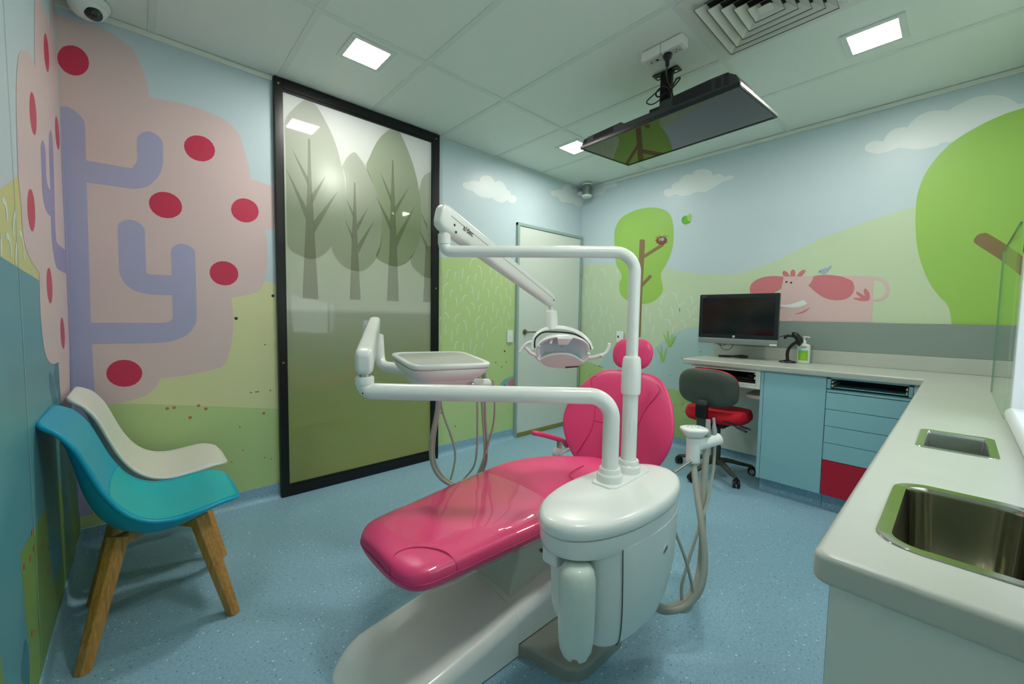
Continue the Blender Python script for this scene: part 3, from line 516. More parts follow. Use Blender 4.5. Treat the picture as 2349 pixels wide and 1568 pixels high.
for e in [[(-0.266,2.335),(-0.267,2.309),(-0.274,2.283),(-0.288,2.259),(-0.307,2.239),(-0.328,2.226),(-0.350,2.220),(-0.371,2.223),(-0.388,2.233),(-0.400,2.249),(-0.406,2.271),(-0.406,2.295),(-0.399,2.320),(-0.387,2.343),(-0.369,2.362),(-0.349,2.376),(-0.327,2.383),(-0.305,2.382),(-0.287,2.373),(-0.274,2.357)], [(-0.676,1.938),(-0.678,1.914),(-0.686,1.889),(-0.699,1.868),(-0.718,1.851),(-0.738,1.841),(-0.759,1.838),(-0.778,1.842),(-0.794,1.853),(-0.805,1.870),(-0.810,1.890),(-0.809,1.913),(-0.801,1.936),(-0.789,1.957),(-0.772,1.973),(-0.752,1.985),(-0.731,1.989),(-0.711,1.987),(-0.694,1.976),(-0.682,1.960)], [(-0.054,2.062),(-0.054,2.038),(-0.061,2.014),(-0.074,1.993),(-0.092,1.976),(-0.113,1.966),(-0.135,1.964),(-0.156,1.968),(-0.173,1.980),(-0.185,1.997),(-0.191,2.018),(-0.191,2.041),(-0.185,2.064),(-0.173,2.085),(-0.156,2.101),(-0.136,2.112),(-0.114,2.116),(-0.093,2.112),(-0.075,2.101),(-0.061,2.084)], [(-0.811,1.567),(-0.815,1.544),(-0.825,1.522),(-0.841,1.503),(-0.861,1.490),(-0.881,1.483),(-0.902,1.484),(-0.920,1.491),(-0.933,1.504),(-0.942,1.521),(-0.945,1.542),(-0.941,1.563),(-0.932,1.584),(-0.918,1.602),(-0.899,1.616),(-0.879,1.624),(-0.858,1.625),(-0.839,1.619),(-0.824,1.607),(-0.814,1.589)], [(-0.515,1.321),(-0.519,1.298),(-0.529,1.278),(-0.544,1.262),(-0.563,1.251),(-0.584,1.247),(-0.604,1.250),(-0.622,1.260),(-0.636,1.274),(-0.644,1.293),(-0.647,1.313),(-0.644,1.334),(-0.635,1.354),(-0.621,1.370),(-0.603,1.381),(-0.583,1.386),(-0.562,1.385),(-0.543,1.376),(-0.528,1.362),(-0.519,1.342)], [(-0.223,1.117),(-0.226,1.094),(-0.236,1.075),(-0.251,1.060),(-0.269,1.051),(-0.289,1.048),(-0.309,1.053),(-0.327,1.064),(-0.341,1.080),(-0.350,1.100),(-0.353,1.121),(-0.350,1.142),(-0.341,1.161),(-0.327,1.176),(-0.310,1.186),(-0.290,1.189),(-0.270,1.185),(-0.251,1.175),(-0.236,1.159),(-0.227,1.139)]]: WC.fill(e, 'red', False)
WC.spots([(-1.155,0.556),(-1.143,0.502),(-1.198,0.495),(-1.279,0.511),(-1.008,0.455),(-0.905,0.396),(-0.939,0.322),(-0.773,0.164),(-1.124,0.254),(-1.233,0.286)], 'dot', .009)
# panel joint in the laminate
WC.k += 1; WC.mb.flat(rect(-1.128, -1.124, .0, H), fC(.00007 * WC.k), ID['pale_blue'])
wall_left = struct(WC.mb.build('wall_left', MUR, smooth=0))

# --- wall with the window, right beside the camera
WF = MB()
for a0, a1, b0, b1 in ((XL, -3.05, 0, H), (-3.05, -1.70, 0, .93), (-3.05, -1.70, 1.46, H), (-1.70, 0, 0, H)): WF.flat(rect(a0, a1, b0, b1), lambda a, b: (a, YF, b))
struct(WF.build('wall_front', mat('wall_front_paint', (200, 214, 206), rough=.5), smooth=0))

# --- ceiling with flush grid bars
CE = MB().box((XL, YF, H + .004), (0, 0, H + .05))
for x in (-3.70, -3.10, -2.50, -1.90, -1.295, -.69): CE.box((x - .016, YF, H), (x + .016, 0, H + .01), mi=1)
for y in (-.80, -2.0, -3.2): CE.box((XL, y - .016, H - .001), (0, y + .016, H + .01), mi=1)
struct(CE.build('ceiling', [ceil_m, bar_m], smooth=0))
struct(MB().box((XL, YF, -.05), (0, 0, 0)).build('floor', floor_m, smooth=0))
def cove(name, A_, B_, nrm):
    A_, B_, n_ = Vector((*A_, 0)), Vector((*B_, 0)), Vector((*nrm, 0)); mb = MB(); rings = []
    prof = [(.0006, CV)] + [(.0052, CV - .001), (.005, .045)] + [(.045 - .04 * math.cos(t), .041 - .04 * math.sin(t)) for t in [PI / 2 * k / 8 for k in range(9)]] + [(.05, .0), (.0, .0)]
    for P_ in (A_, B_): rings.append([P_ + n_ * a + Vector((0, 0, b)) for a, b in prof])
    mb.loft(rings, True); return struct(mb.build(name, floor_m, smooth=40))
cove('baseboard_back', (XL, 0), (-3.129, 0), (0, -1)); cove('baseboard_back', (-1.928, 0), (-1.03, 0), (0, -1))
cove('baseboard_left', (XL, YF), (XL, 0), (1, 0)); cove('baseboard_right', (0, -2.06), (0, 0), (-1, 0))
def angle_trim(name, a, b): return struct(MB().box(a, b).build(name, mat('white_trim', (226, 232, 222), rough=.4), smooth=0))
angle_trim('trim_1', (XL, -.012, H - .028), (-3.137, -.001, H - .001)); angle_trim('trim_2', (-.012, YF, H - .028), (-.001, -.0, H - .001))
angle_trim('trim_3', (-1.9, -.006, H - .008), (-.0, -.001, H - .001))

# ---------------------------------------------------------------- doors and window
# black framed sliding glass door with a printed forest
FX0, FX1 = -3.133, -1.929
d1 = sroot('door_1', 'floor-to-ceiling frosted glass door in a black frame printed with grey trees', 'door', (FX0, 0, 0))
fr = MB()
fr.box((FX0, -.035, 0), (FX0 + .051, .03, H), .004); fr.box((FX1 - .072, -.035, 0), (FX1, .03, H), .004)
fr.box((FX0 + .05, -.035, H - .06), (FX1 - .06, .03, H), .003); fr.box((FX0 + .05, -.035, 0), (FX1 - .06, .03, .07), .003)
fr.box((FX0 + .05, -.030, H - .078), (FX1 - .06, .0, H - .055), .002); fr.box((FX0 + .05, -.028, .065), (FX1 - .06, .0, .082), .002)
fr.build('door_frame', blackm, d1)
for x, z in ((FX0 + .025, H - .04), (FX1 - .035, H - .04), (FX0 + .025, .9), (FX1 - .03, .9), (FX1 - .03, 1.45)):
    MB().lathe([(.006, 0), (.006, .0015), (.003, .002)], (x, -.035, z), (0, -1, 0), 12).build('frame_screw', mat('brass', (190, 170, 90), metal=1, rough=.35), d1)
def pane_material():
    m = bpy.data.materials.new('frosted_printed_glass'); m.use_nodes = True; nt = m.node_tree; b = nt.nodes['Principled BSDF']; out = nt.nodes['Material Output']
    b.inputs['Roughness'].default_value = .035; b.inputs['Specular IOR Level'].default_value = .55
    tc = nt.nodes.new('ShaderNodeTexCoord'); sp = nt.nodes.new('ShaderNodeSeparateXYZ'); nt.links.new(tc.outputs['Object'], sp.inputs[0])
    mr = nt.nodes.new('ShaderNodeMath'); mr.operation = 'DIVIDE'; mr.inputs[1].default_value = 2.7; nt.links.new(sp.outputs['Z'], mr.inputs[0])
    cr = nt.nodes.new('ShaderNodeValToRGB'); E = cr.color_ramp.elements
    cols = [(0.0, (154, 160, 78)), (.2, (146, 158, 86)), (.34, (150, 160, 116)), (.455, (160, 168, 146)), (.466, (194, 202, 182)), (.7, (162, 176, 150)), (1.0, (130, 148, 114))]
    for i, (p_, c) in enumerate(cols):
        e = E[0] if i == 0 else E.new(p_)
        e.position = p_; e.color = (lin(c[0]), lin(c[1]), lin(c[2]), 1)
    E.remove(E[len(E) - 1]) if len(E) > len(cols) else None
    nt.links.new(mr.outputs[0], cr.inputs[0])
    nt.links.new(cr.outputs[0], b.inputs['Base Color'])
    tr = nt.nodes.new('ShaderNodeBsdfTranslucent'); tr.inputs[0].default_value = (.8, .85, .8, 1)
    mx = nt.nodes.new('ShaderNodeMixShader'); mx.inputs[0].default_value = .12
    nt.links.new(b.outputs[0], mx.inputs[1]); nt.links.new(tr.outputs[0], mx.inputs[2]); nt.links.new(mx.outputs[0], out.inputs['Surface'])
    return m
def pane_print(name, tint):
    # grey ink printed on the frosted film: tints what is behind it
    m = bpy.data.materials.new(name); m.use_nodes = True; nt = m.node_tree; nt.nodes.remove(nt.nodes['Principled BSDF'])
    tb = nt.nodes.new('ShaderNodeBsdfTransparent'); tb.inputs[0].default_value = (*tint, 1); nt.links.new(tb.outputs[0], nt.nodes['Material Output'].inputs[0]); return m
tree_a = pane_print('print_crown', (.80, .81, .77)); tree_b = pane_print('print_trunk', (.80, .79, .78)); tree_c = pane_print('print_crown_dark', (.72, .76, .66))
pn = MB(); pn.flat(rect(FX0 + .045, FX1 - .055, .06, H - .06), lambda a, b: (a, -.02, b))
def fG(o): return lambda a, b: (a, -.02 - o, b)
def gl(poly, k, mi, smooth=True): pn.flat(spl(poly) if smooth else [q for q in poly if q != 0], fG(.0003 * k), mi)
gl([(-2.953,2.621),0,(-2.887,2.612),(-2.820,2.521),(-2.761,2.407),(-2.721,2.273),(-2.696,2.153),(-2.692,2.006),(-2.698,1.899),(-2.725,1.799),(-2.789,1.695),(-2.850,1.625),(-2.920,1.591),(-2.977,1.600),(-3.041,1.628),(-3.070,1.672),0,(-3.070,1.925),(-3.070,2.312),0,(-3.070,2.439),(-3.036,2.517)], 2, 1)
gl([(-2.629,2.374),(-2.591,2.349),(-2.535,2.277),(-2.478,2.159),(-2.437,2.033),(-2.426,1.889),(-2.432,1.740),(-2.469,1.645),(-2.528,1.571),(-2.585,1.538),(-2.663,1.542),(-2.728,1.574),(-2.779,1.643),(-2.789,1.693),0,(-2.725,1.799),(-2.698,1.899),(-2.690,2.155),(-2.716,2.253),0,(-2.678,2.326)], 1, 1)
gl([(-2.332,2.628),0,(-2.295,2.622),(-2.269,2.607),(-2.205,2.499),(-2.152,2.373),(-2.111,2.216),(-2.096,2.062),(-2.096,1.880),(-2.137,1.753),(-2.204,1.649),(-2.296,1.602),(-2.384,1.608),(-2.469,1.656),(-2.438,1.751),(-2.426,1.889),(-2.437,2.033),(-2.478,2.159),(-2.541,2.287),(-2.518,2.369),(-2.453,2.508),(-2.381,2.596)], 3, 3)
gl([(-1.970,2.406),0,(-2.035,2.372),(-2.083,2.318),(-2.111,2.216),0,(-2.096,2.062),(-2.096,1.880),(-2.137,1.753),(-2.191,1.675),0,(-2.164,1.605),(-2.067,1.540),(-1.966,1.528),0], 1, 1)
for tr_ in [[(-2.935,2.376),(-2.922,2.379),(-2.917,2.122),(-2.906,1.863),(-2.895,1.609),(-2.882,1.323),(-2.983,1.324),(-2.969,1.601),(-2.954,1.855),(-2.941,2.117)], [(-2.632,2.163),(-2.623,2.165),(-2.612,1.805),(-2.602,1.586),(-2.589,1.330),(-2.669,1.329),(-2.650,1.799),(-2.640,1.962)], [(-2.341,2.394),(-2.331,2.396),(-2.318,2.079),(-2.302,1.733),(-2.287,1.330),(-2.387,1.332),(-2.365,1.725),(-2.354,2.072)], [(-2.051,1.788),(-1.982,1.797),(-1.980,1.333),(-2.072,1.333)],
            [(-3.037,2.292),(-2.937,2.123),(-2.938,2.068)], [(-3.070,2.156),(-2.950,1.926),(-2.954,1.845)], [(-2.744,2.080),(-2.909,1.842),(-2.904,1.762)], [(-2.824,2.165),(-2.922,2.011),(-2.915,1.952)], [(-2.693,2.046),(-2.636,1.947),(-2.638,1.909)], [(-2.529,2.007),(-2.614,1.870),(-2.610,1.821)], [(-2.700,1.896),(-2.643,1.789),(-2.646,1.745)], [(-2.483,1.922),(-2.609,1.729),(-2.603,1.664)], [(-2.439,2.290),(-2.350,2.130),(-2.352,2.073)], [(-2.195,2.235),(-2.321,2.044),(-2.313,1.999)], [(-2.476,2.113),(-2.356,1.934),(-2.359,1.865)], [(-2.148,2.094),(-2.311,1.825),(-2.303,1.745)], [(-2.099,2.056),(-2.033,1.963),(-2.034,1.914)], [(-2.106,1.903),(-2.032,1.803),(-2.034,1.741)]]:
    gl(tr_, 5, 2, False)
pn.build('printed_glass', [pane_material(), tree_a, tree_b, tree_c], d1, smooth=0)
# lamp in the corridor behind the frosted glass
ll = bpy.data.lights.new('corridor_lamp', 'POINT'); ll.energy = 2.2; ll.shadow_soft_size = .03; lo = bpy.data.objects.new('corridor_lamp', ll); lo.location = (-2.793,0.1,2.154); COL.objects.link(lo)

# white flush door
d2 = sroot('door_2', 'plain white flush door with a lever handle in a grey frame', 'door', (-1.0, 0, 0))
f2 = MB(); f2.box((-1.03, -.03, 0), (-1.0, .02, 2.15), .003); f2.box((-.045, -.03, 0), (-.016, .02, 2.15), .003); f2.box((-1.03, -.0298, 2.12), (-.016, .02, 2.15), .003)
f2.build('door_frame', greyframe_m, d2)
MB().box((-.997, -.022, .045), (-.048, .018, 2.117), .002).build('door_leaf', grey_door_m, d2)
MB().box((-1.0, -.028, 0.002), (-.046, -.015, .042), .002).build('door_seal', mat('olive_seal', (138, 136, 66), rough=.5), d2)
hx, hz = (-0.91,-0.02,1.073)[0], (-0.91,-0.02,1.073)[2]
hd = MB().lathe([(.028, 0), (.028, .008), (.024, .011), (.01, .012), (.009, .045), (.009, .05)], (hx, -.0215, hz), (0, -1, 0), 28)
hd.tube(fillet([(hx, -.055, hz), (hx, -.066, hz), (hx + .115, -.066, hz)], .008), .0085, 14, flat=.8)
hd.build('lever_handle', mat('satin_nickel', (150, 140, 112), metal=1, rough=.28), d2)
for z in (.28, 1.07, 1.72): MB().lathe([(.008, 0), (.008, .1)], (-.035, -.034, z), n=12).build('hinge', steel, d2)

# window with a white frame standing behind the glass screen
w1 = sroot('window_1', 'white framed window with a thick sill above the worktop by the glass screen', 'window', (-1.66, -3.12, .914))
wf = MB(); wf.box((-1.72, YF, .914), (-1.655, -3.118, 1.52), .004); wf.box((-3.05, YF, 1.455), (-1.655, -3.118, 1.52), .004); wf.box((-3.05, YF, .914), (-2.99, -3.118, 1.52), .004)
wf.build('window_frame', mat('white_aluminium', (226, 232, 236), rough=.25, coat=.3), w1)
MB().box((-3.03, YF, .914), (-1.705, -3.106, .957), .018, 4).build('window_sill', mat('sill_white', (222, 230, 230), rough=.25), w1)
MB().box((-2.985, -3.2, .957), (-1.725, -3.19, 1.455)).build('window_pane', mat('frosted_pane', (225, 235, 235), rough=.2, emit=(.86, .95, 1.0), emit_s=WINDOW_POWER), w1)
for x in (-1.78, -2.4): MB().box((x - .012, -3.188, .957), (x + .012, -3.16, 1.455), .003).build('sash_stile', mat('dark_teal_gasket', (30, 60, 60), rough=.4), w1)

# ---------------------------------------------------------------- ceiling fittings
def ceiling_light(cx, cy, label):
    t = thing('ceiling_light', label, 'ceiling light', (cx, cy, H), 'square panel lights in the ceiling')
    mb = MB(); o, i = .124, .097
    for a, b in (((cx - o, cy - o), (cx + o, cy - i)), ((cx - o, cy + i), (cx + o, cy + o)), ((cx - o, cy - i), (cx - i, cy + i)), ((cx + i, cy - i), (cx + o, cy + i))):
        mb.box((*a, H - .006), (*b, H + .003), .001, 1)
    mb.build('frame', mat('lamp_frame', (214, 224, 218), rough=.4), t)
    MB().box((cx - i, cy - i * 1.12, H - .002), (cx + i, cy + i * 1.12, H + .002)).build('diffuser', led_m, t)
ceiling_light(-2.795, -.637, 'square lit ceiling panel above the top of the black framed door')
ceiling_light(-.955, -.66, 'lit ceiling panel half hidden behind the left end of the television')
ceiling_light(-.94, -2.61, 'square lit ceiling panel at the right, past the air vent')
ceiling_light(-2.795, -2.61, 'square ceiling panel nearest the window wall, over the foot of the pink chair')

vx0, vx1, vy0, vy1 = -1.872, -1.312, -2.58, -2.022
cxv, cyv = (vx0 + vx1) / 2, (vy0 + vy1) / 2
t = thing('air_vent', 'large square white ceiling air diffuser with concentric louvres', 'air vent', (cxv, cyv, H))
vent_m = mat('vent_white', (218, 222, 212), rough=.4)
def sqring(mb, h0, h1, z0, z1, th=.002):
    # sloping square louvre ring from half width h0 at z0 to h1 at z1
    r_ = []
    for h, z in ((h0, z0), (h1, z1), (h1 - th * .2, z1 + th), (h0 - th, z0 + th)): r_.append([(cxv - h, cyv - h, z), (cxv + h, cyv - h, z), (cxv + h, cyv + h, z), (cxv - h, cyv + h, z)])
    mb.loft(r_, False, close=True)
fv = MB(); sqring(fv, .296, .262, H - .004, H - .0055, .004); sqring(fv, .262, .238, H - .0055, H + .001, .002); fv.build('outer_frame', vent_m, t, smooth=0)
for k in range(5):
    a = .235 - k * .043; mb = MB(); sqring(mb, a, a - .041, H - .027, H + .0005, .002); lv_ = mb.build('louvre', vent_m, t, smooth=0); mb = MB(); sqring(mb, a, a - .0022, H - .029, H - .0265, .0008); mb.build('lip', mat('vent_lip', (96, 106, 98)), lv_, smooth=0)  # darker grey strip paints the thin shadow line along each louvre edge
mb = MB(); mb.loft([[(cxv - h, cyv - h, z), (cxv + h, cyv - h, z), (cxv + h, cyv + h, z), (cxv - h, cyv + h, z)] for h, z in ((.028, H - .025), (.003, H - .004))], True); mb.build('centre_cap', vent_m, t, smooth=0)
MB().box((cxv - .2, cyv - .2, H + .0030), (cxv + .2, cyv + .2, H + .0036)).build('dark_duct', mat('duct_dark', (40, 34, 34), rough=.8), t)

# surface mounted power box on the ceiling
bx = thing('ceiling_power_box', 'pair of white surface mounted outlet boxes on the ceiling', 'outlet box', (-1.56, -1.76, H))
MB().box((-1.683, -1.823, H - .050), (-1.612, -1.711, H), .003).build('data_box', plastic, bx)
MB().box((-1.683, -1.945, H - .050), (-1.612, -1.826, H), .003).build('socket_box', plastic, bx)
for ya, yb in ((-1.808, -1.728), (-1.932, -1.842)): MB().box((-1.674, ya, H - .054), (-1.621, yb, H - .05), .002).build('face_plate', plastic_w, bx)
for (x, y, r) in ((-1.645, -1.79, .007), (-1.645, -1.755, .004), (-1.655, -1.905, .003), (-1.64, -1.893, .003), (-1.64, -1.915, .003)): MB().lathe([(r, 0), (r, .002)], (x, y, H - .054), (0, 0, -1), 12).build('socket_hole', black_m, bx)
# television mount
tm = thing('television_mount', 'black ceiling mount pole and plate holding the television', 'tv mount', (-1.41, -1.73, H))
MB().box((-1.442, -1.80, H - .006), (-1.374, -1.645, H), .002).build('ceiling_plate', blackm, tm)
for y in (-1.778, -1.668): MB().lathe([(.009, 0), (.009, .005), (.005, .007)], (-1.408, y, H - .006), (0, 0, -1), 10).build('bolt', chrome, tm)
mb = MB().box((-1.435, -1.765, 2.49), (-1.405, -1.695, H - .004), .004); mb.box((-1.44, -1.74, 2.49), (-1.37, -1.72, 2.66)); mb.build('pole', blackm, tm)
mb = MB().tube([(-1.42, -1.63, 2.50), (-1.42, -1.86, 2.50)], .013, 14); mb.box((-1.44, -1.83, 2.40), (-1.40, -1.66, 2.50), .003); mb.box((-1.56, -1.90, 2.385), (-1.38, -1.64, 2.397), .002); mb.build('tilt_bracket', blackm, tm)
for y in (-1.63, -1.86): MB().lathe([(.010, 0), (.010, .004)], (-1.42, y, 2.50), (0, 1 if y > -1.7 else -1, 0), 12).build('end_cap', chrome, tm)
cb = MB()
cb.tube(spl([(-1.652, -1.853, H - .115), (-1.56, -1.80, 2.60), (-1.45, -1.77, 2.58), (-1.44, -1.80, 2.62), (-1.46, -1.83, 2.60), (-1.47, -1.77, 2.55), (-1.46, -1.70, 2.55), (-1.45, -1.68, 2.585), (-1.46, -1.73, 2.60), (-1.47, -1.78, 2.56), (-1.46, -1.80, 2.50), (-1.43, -1.82, 2.44), (-1.42, -1.86, 2.42)], 6, False), .0045, 8)
cb.tube(spl([(-1.45, -1.72, 2.60), (-1.46, -1.66, 2.57), (-1.47, -1.63, 2.54), (-1.46, -1.67, 2.52), (-1.45, -1.75, 2.55)], 6, False), .0035, 8)
pc = thing('power_cable', 'black power lead hanging from the ceiling socket to the television', 'cable', (-1.652, -1.853, H - .05))
cb.build('lead', black_m, pc); MB().lathe([(.022, 0), (.024, .008), (.022, .02), (.012, .034), (.010, .06), (.005, .065)], (-1.652, -1.853, H - .0545), (0, 0, -1), 20).build('plug', black_m, pc)

# television: 40 inch, hung face down
tvc, tvy, tvt = Vector((-1.4762, -1.8037, 2.2936)), math.radians(-.68), math.radians(-3.58)
Lx = Vector((math.sin(tvy), -math.cos(tvy), 0)); S0 = Vector((math.cos(tvy), math.sin(tvy), 0)); Sx = S0 * math.cos(tvt) + Vector((0, 0, -1)) * math.sin(tvt)
nx_ = Lx.cross(Sx); Lx = Lx * math.cos(math.radians(1.03)) + nx_ * math.sin(math.radians(1.03)); Nx = Sx.cross(Lx).normalized()
if Nx.z < 0: Nx = -Nx
def tv(l, s_, n_): return tvc + Lx * l + Sx * s_ + Nx * n_
TV = thing('television', 'black flat television hung face down from the ceiling', 'television', tvc[:])
def tvbox(mb, l0, l1, s0, s1, n0, n1, bev=.003, mi=0):
    M = Matrix(((Lx.x, Sx.x, Nx.x, tvc.x), (Lx.y, Sx.y, Nx.y, tvc.y), (Lx.z, Sx.z, Nx.z, tvc.z), (0, 0, 0, 1)))
    return mb.box((l0, s0, n0), (l1, s1, n1), bev, 2, mi, M)
tvbk = mat('tv_black', (14, 22, 24), rough=.3); 
mb = MB(); tvbox(mb, -.46, .46, -.2675, -.252, -.001, .02); tvbox(mb, -.46, .46, .249, .2675, -.001, .02); tvbox(mb, -.46, -.448, -.2675, .2675, -.001, .02); tvbox(mb, .448, .46, -.2675, .2675, -.001, .02); mb.build('bezel', tvbk, TV)
mb = MB(); tvbox(mb, -.450, .450, -.2535, .251, .002, .018, 0); mb.build('screen', mat('tv_screen', (18, 26, 32), rough=.02, spec=.5, coat=.08, coat_rough=.01), TV)
mb = MB()
out = [(-.455, .014), (-.45, .03), (-.43, .05), (-.40, .058), (-.17, .064), (-.15, .05), (.06, .05), (.075, .082), (.33, .088), (.40, .086), (.44, .06), (.457, .03), (.457, .014)]
mb.prism(out, lambda a, b, d: tv(a, d, b), -.262, -.08, .004); mb.prism([(a * .9, b * .95 + .002) for a, b in out], lambda a, b, d: tv(a, d, b), -.09, .20, .008)
mb.build('rear_housing', mat('tv_housing', (22, 30, 34), rough=.5), TV)
for l0, l1, nn, z0, z1 in ((-.36, -.22, 20, .03, .056), (.14, .33, 26, .035, .078), (.35, .375, 4, .035, .075), (-.43, -.41, 3, .03, .05), (.39, .41, 3, .03, .082)):
    mb = MB(); w_ = (l1 - l0) / nn
    tvbox(mb, l0, l1, -.2632, -.2625, z0, z1, 0)
    for k in range(nn): tvbox(mb, l0 + w_ * k, l0 + w_ * (k + .45), -.2645, -.2625, z0, z1, 0)
    mb.build('vent_grille', cover_m, TV, smooth=0)
mb = MB(); tvbox(mb, .458, .463, -.262, .262, .004, .018, .001); mb.build('side_trim', steel, TV)

# dome security camera in the ceiling corner
c0 = Vector((-3.93, -.10, H)); sd = thing('security_camera', 'white dome security camera on the ceiling in the left corner', 'camera', c0[:])
MB().lathe([(.078, 0), (.08, .008), (.078, .022), (.07, .032)], c0, (0, 0, -1), 36).build('base', plastic, sd)
ax = Vector((.25, -.25, -1)).normalized()
MB().lathe([(.072, -.004), (.070, .012), (.058, .03), (.036, .043), (.001, .047)], c0 + Vector((0, 0, -.03)), ax, 36).build('dome_cover', plastic, sd)
MB().lathe([(.034, -.01), (.033, .008), (.024, .022), (.001, .03)], c0 + Vector((.018, -.022, -.062)), Vector((.5, -.6, -.6)), 28).build('lens_dome', mat('lens_black', (6, 6, 8), rough=.05, coat=1), sd)
lettering('ccs', .022, c0 + Vector((-.03, -.081, -.016)), (1, -.25, 0), (0, 0, 1), 'logo_lettering', mat('logo_blue', (50, 90, 110)), sd)

# wall speaker in the far corner
sp_ = thing('wall_speaker', 'small grey cylinder speaker with white ends high in the far corner', 'speaker', (-.13, -.13, 2.6))
px, py = -.125, -.155
MB().lathe([(.052, 2.562), (.052, 2.678)], (px, py, 0), n=36).build('grille', mat('speaker_mesh', (126, 134, 130), rough=.5, metal=.4), sp_)
MB().lathe([(.04, 2.542), (.05, 2.546), (.054, 2.555), (.054, 2.566)], (px, py, 0), n=36).build('end_cap', plastic, sp_); MB().lathe([(.054, 2.672), (.054, 2.684), (.05, 2.69)], (px, py, 0), n=36).build('end_cap', plastic, sp_)
MB().box((px + .03, py + .03, 2.60), (-.002, -.002, 2.64), .003).build('wall_bracket', plastic, sp_)

# light switch and outlet
sx_, sz_ = (-1.096,0,1.031)[0], (-1.096,0,1.031)[2]
t = thing('light_switch', 'white vertical light switch plate on the green wall left of the white door', 'light switch', (sx_, 0, sz_))
MB().box((sx_ - .038, -.013, sz_ - .06), (sx_ + .038, -.004, sz_ + .06), .003).build('plate', plastic, t)
MB().lathe([(.009, 0), (.009, .003), (.006, .005)], (sx_, -.013, sz_), (0, -1, 0), 20).build('button', plastic, t)
oy, oz = -.56, 1.03
t = thing('wall_outlet', 'white outlet plate on the right wall behind the pale lamp pole', 'wall outlet', (0, oy, oz))
MB().box((-.020, oy - .045, oz - .06), (-.013, oy + .045, oz + .06), .003).build('plate', plastic, t)
MB().box((-.022, oy + .012, oz - .012), (-.0195, oy + .028, oz + .012), .001).build('socket', black_m, t)

# ---------------------------------------------------------------- joinery
WTOP = .913
# worktop: L shape with sink and chute openings
def slab(name, holes, outline, z0, z1, bev, m):
    bm = bmesh.new()
    # build by boolean-free grid of rectangles
    xs = sorted({q for q in outline['x']} | {h[0] for h in holes} | {h[1] for h in holes}); ys = sorted({q for q in outline['y']} | {h[2] for h in holes} | {h[3] for h in holes})
    V = {}
    def v(i, j):
        if (i, j) not in V: V[(i, j)] = bm.verts.new((xs[i], ys[j], z1))
        return V[(i, j)]
    for i in range(len(xs) - 1):
        for j in range(len(ys) - 1):
            cx, cy = (xs[i] + xs[i + 1]) / 2, (ys[j] + ys[j + 1]) / 2
            if not outline['in'](cx, cy) or any(h[0] < cx < h[1] and h[2] < cy < h[3] for h in holes): continue
            bm.faces.new((v(i, j), v(i + 1, j), v(i + 1, j + 1), v(i, j + 1)))
    ex = bmesh.ops.extrude_face_region(bm, geom=bm.faces[:]); bmesh.ops.translate(bm, vec=(0, 0, z0 - z1), verts=[e for e in ex['geom'] if isinstance(e, bmesh.types.BMVert)])
    bmesh.ops.recalc_face_normals(bm, faces=bm.faces[:])
    def outer(e):
        a, b = e.verts[0].co, e.verts[1].co; c = (a + b) / 2
        if abs(a.z - b.z) > 1e-5: return False
        return (abs(a.y + 2.874) < 1e-4 and abs(b.y + 2.874) < 1e-4) or (abs(a.x + .562) < 1e-4 and abs(b.x + .562) < 1e-4) or (abs(a.x + 3.124) < 1e-4 and abs(b.x + 3.124) < 1e-4)
    corner = [e for e in bm.edges if abs(e.verts[0].co.z - e.verts[1].co.z) > 1e-5 and abs(e.verts[0].co.x + 3.124) < 1e-4 and abs(e.verts[0].co.y + 2.874) < 1e-4]
    bmesh.ops.bevel(bm, geom=corner, offset=.02, segments=6, profile=.5, affect='EDGES')
    es = [e for e in bm.edges if outer(e) or (abs(e.verts[0].co.z - e.verts[1].co.z) < 1e-5 and e.calc_length() < .012 and e.verts[0].co.x < -3.10 and e.verts[0].co.y > -2.9)]
    bmesh.ops.bevel(bm, geom=es, offset=bev, segments=4, profile=.5, affect='EDGES')
    mb = MB(); bm.verts.index_update(); mb.add([q.co[:] for q in bm.verts], [[q.index for q in f.verts] for f in bm.faces]); bm.free()
    return mb
chute = (-2.326, -2.105, -3.058, -2.948); sinkh = (-3.008, -2.705, -3.093, -2.942)
ol = {'x': [-3.124, -.562, -.0015], 'y': [-3.245, -2.874, -1.508], 'in': lambda x, y: (y < -2.874) or (x > -.562)}
wt = slab('worktop', [chute, sinkh], ol, WTOP - .042, WTOP, .009, worktop_m).build('worktop', worktop_m, None, smooth=50)
tag(wt, 'L-shaped pale stone-look worktop running along two walls', 'worktop')
MB().box((-.02, -3.245, WTOP), (-.0015 - .012, -1.528, 1.011), .004).build('upstand', worktop_m, wt)
tag(MB().box((-.012, -3.245, 1.0115), (-.0135 + .001, -1.53, 1.222)).box((-.016, -3.245, 1.0115), (-.0125, -1.53, 1.2215), .001).build('splashback', splash_m), 'grey laminate splashback strip behind the desk and worktop', 'splashback')
CX = -.541
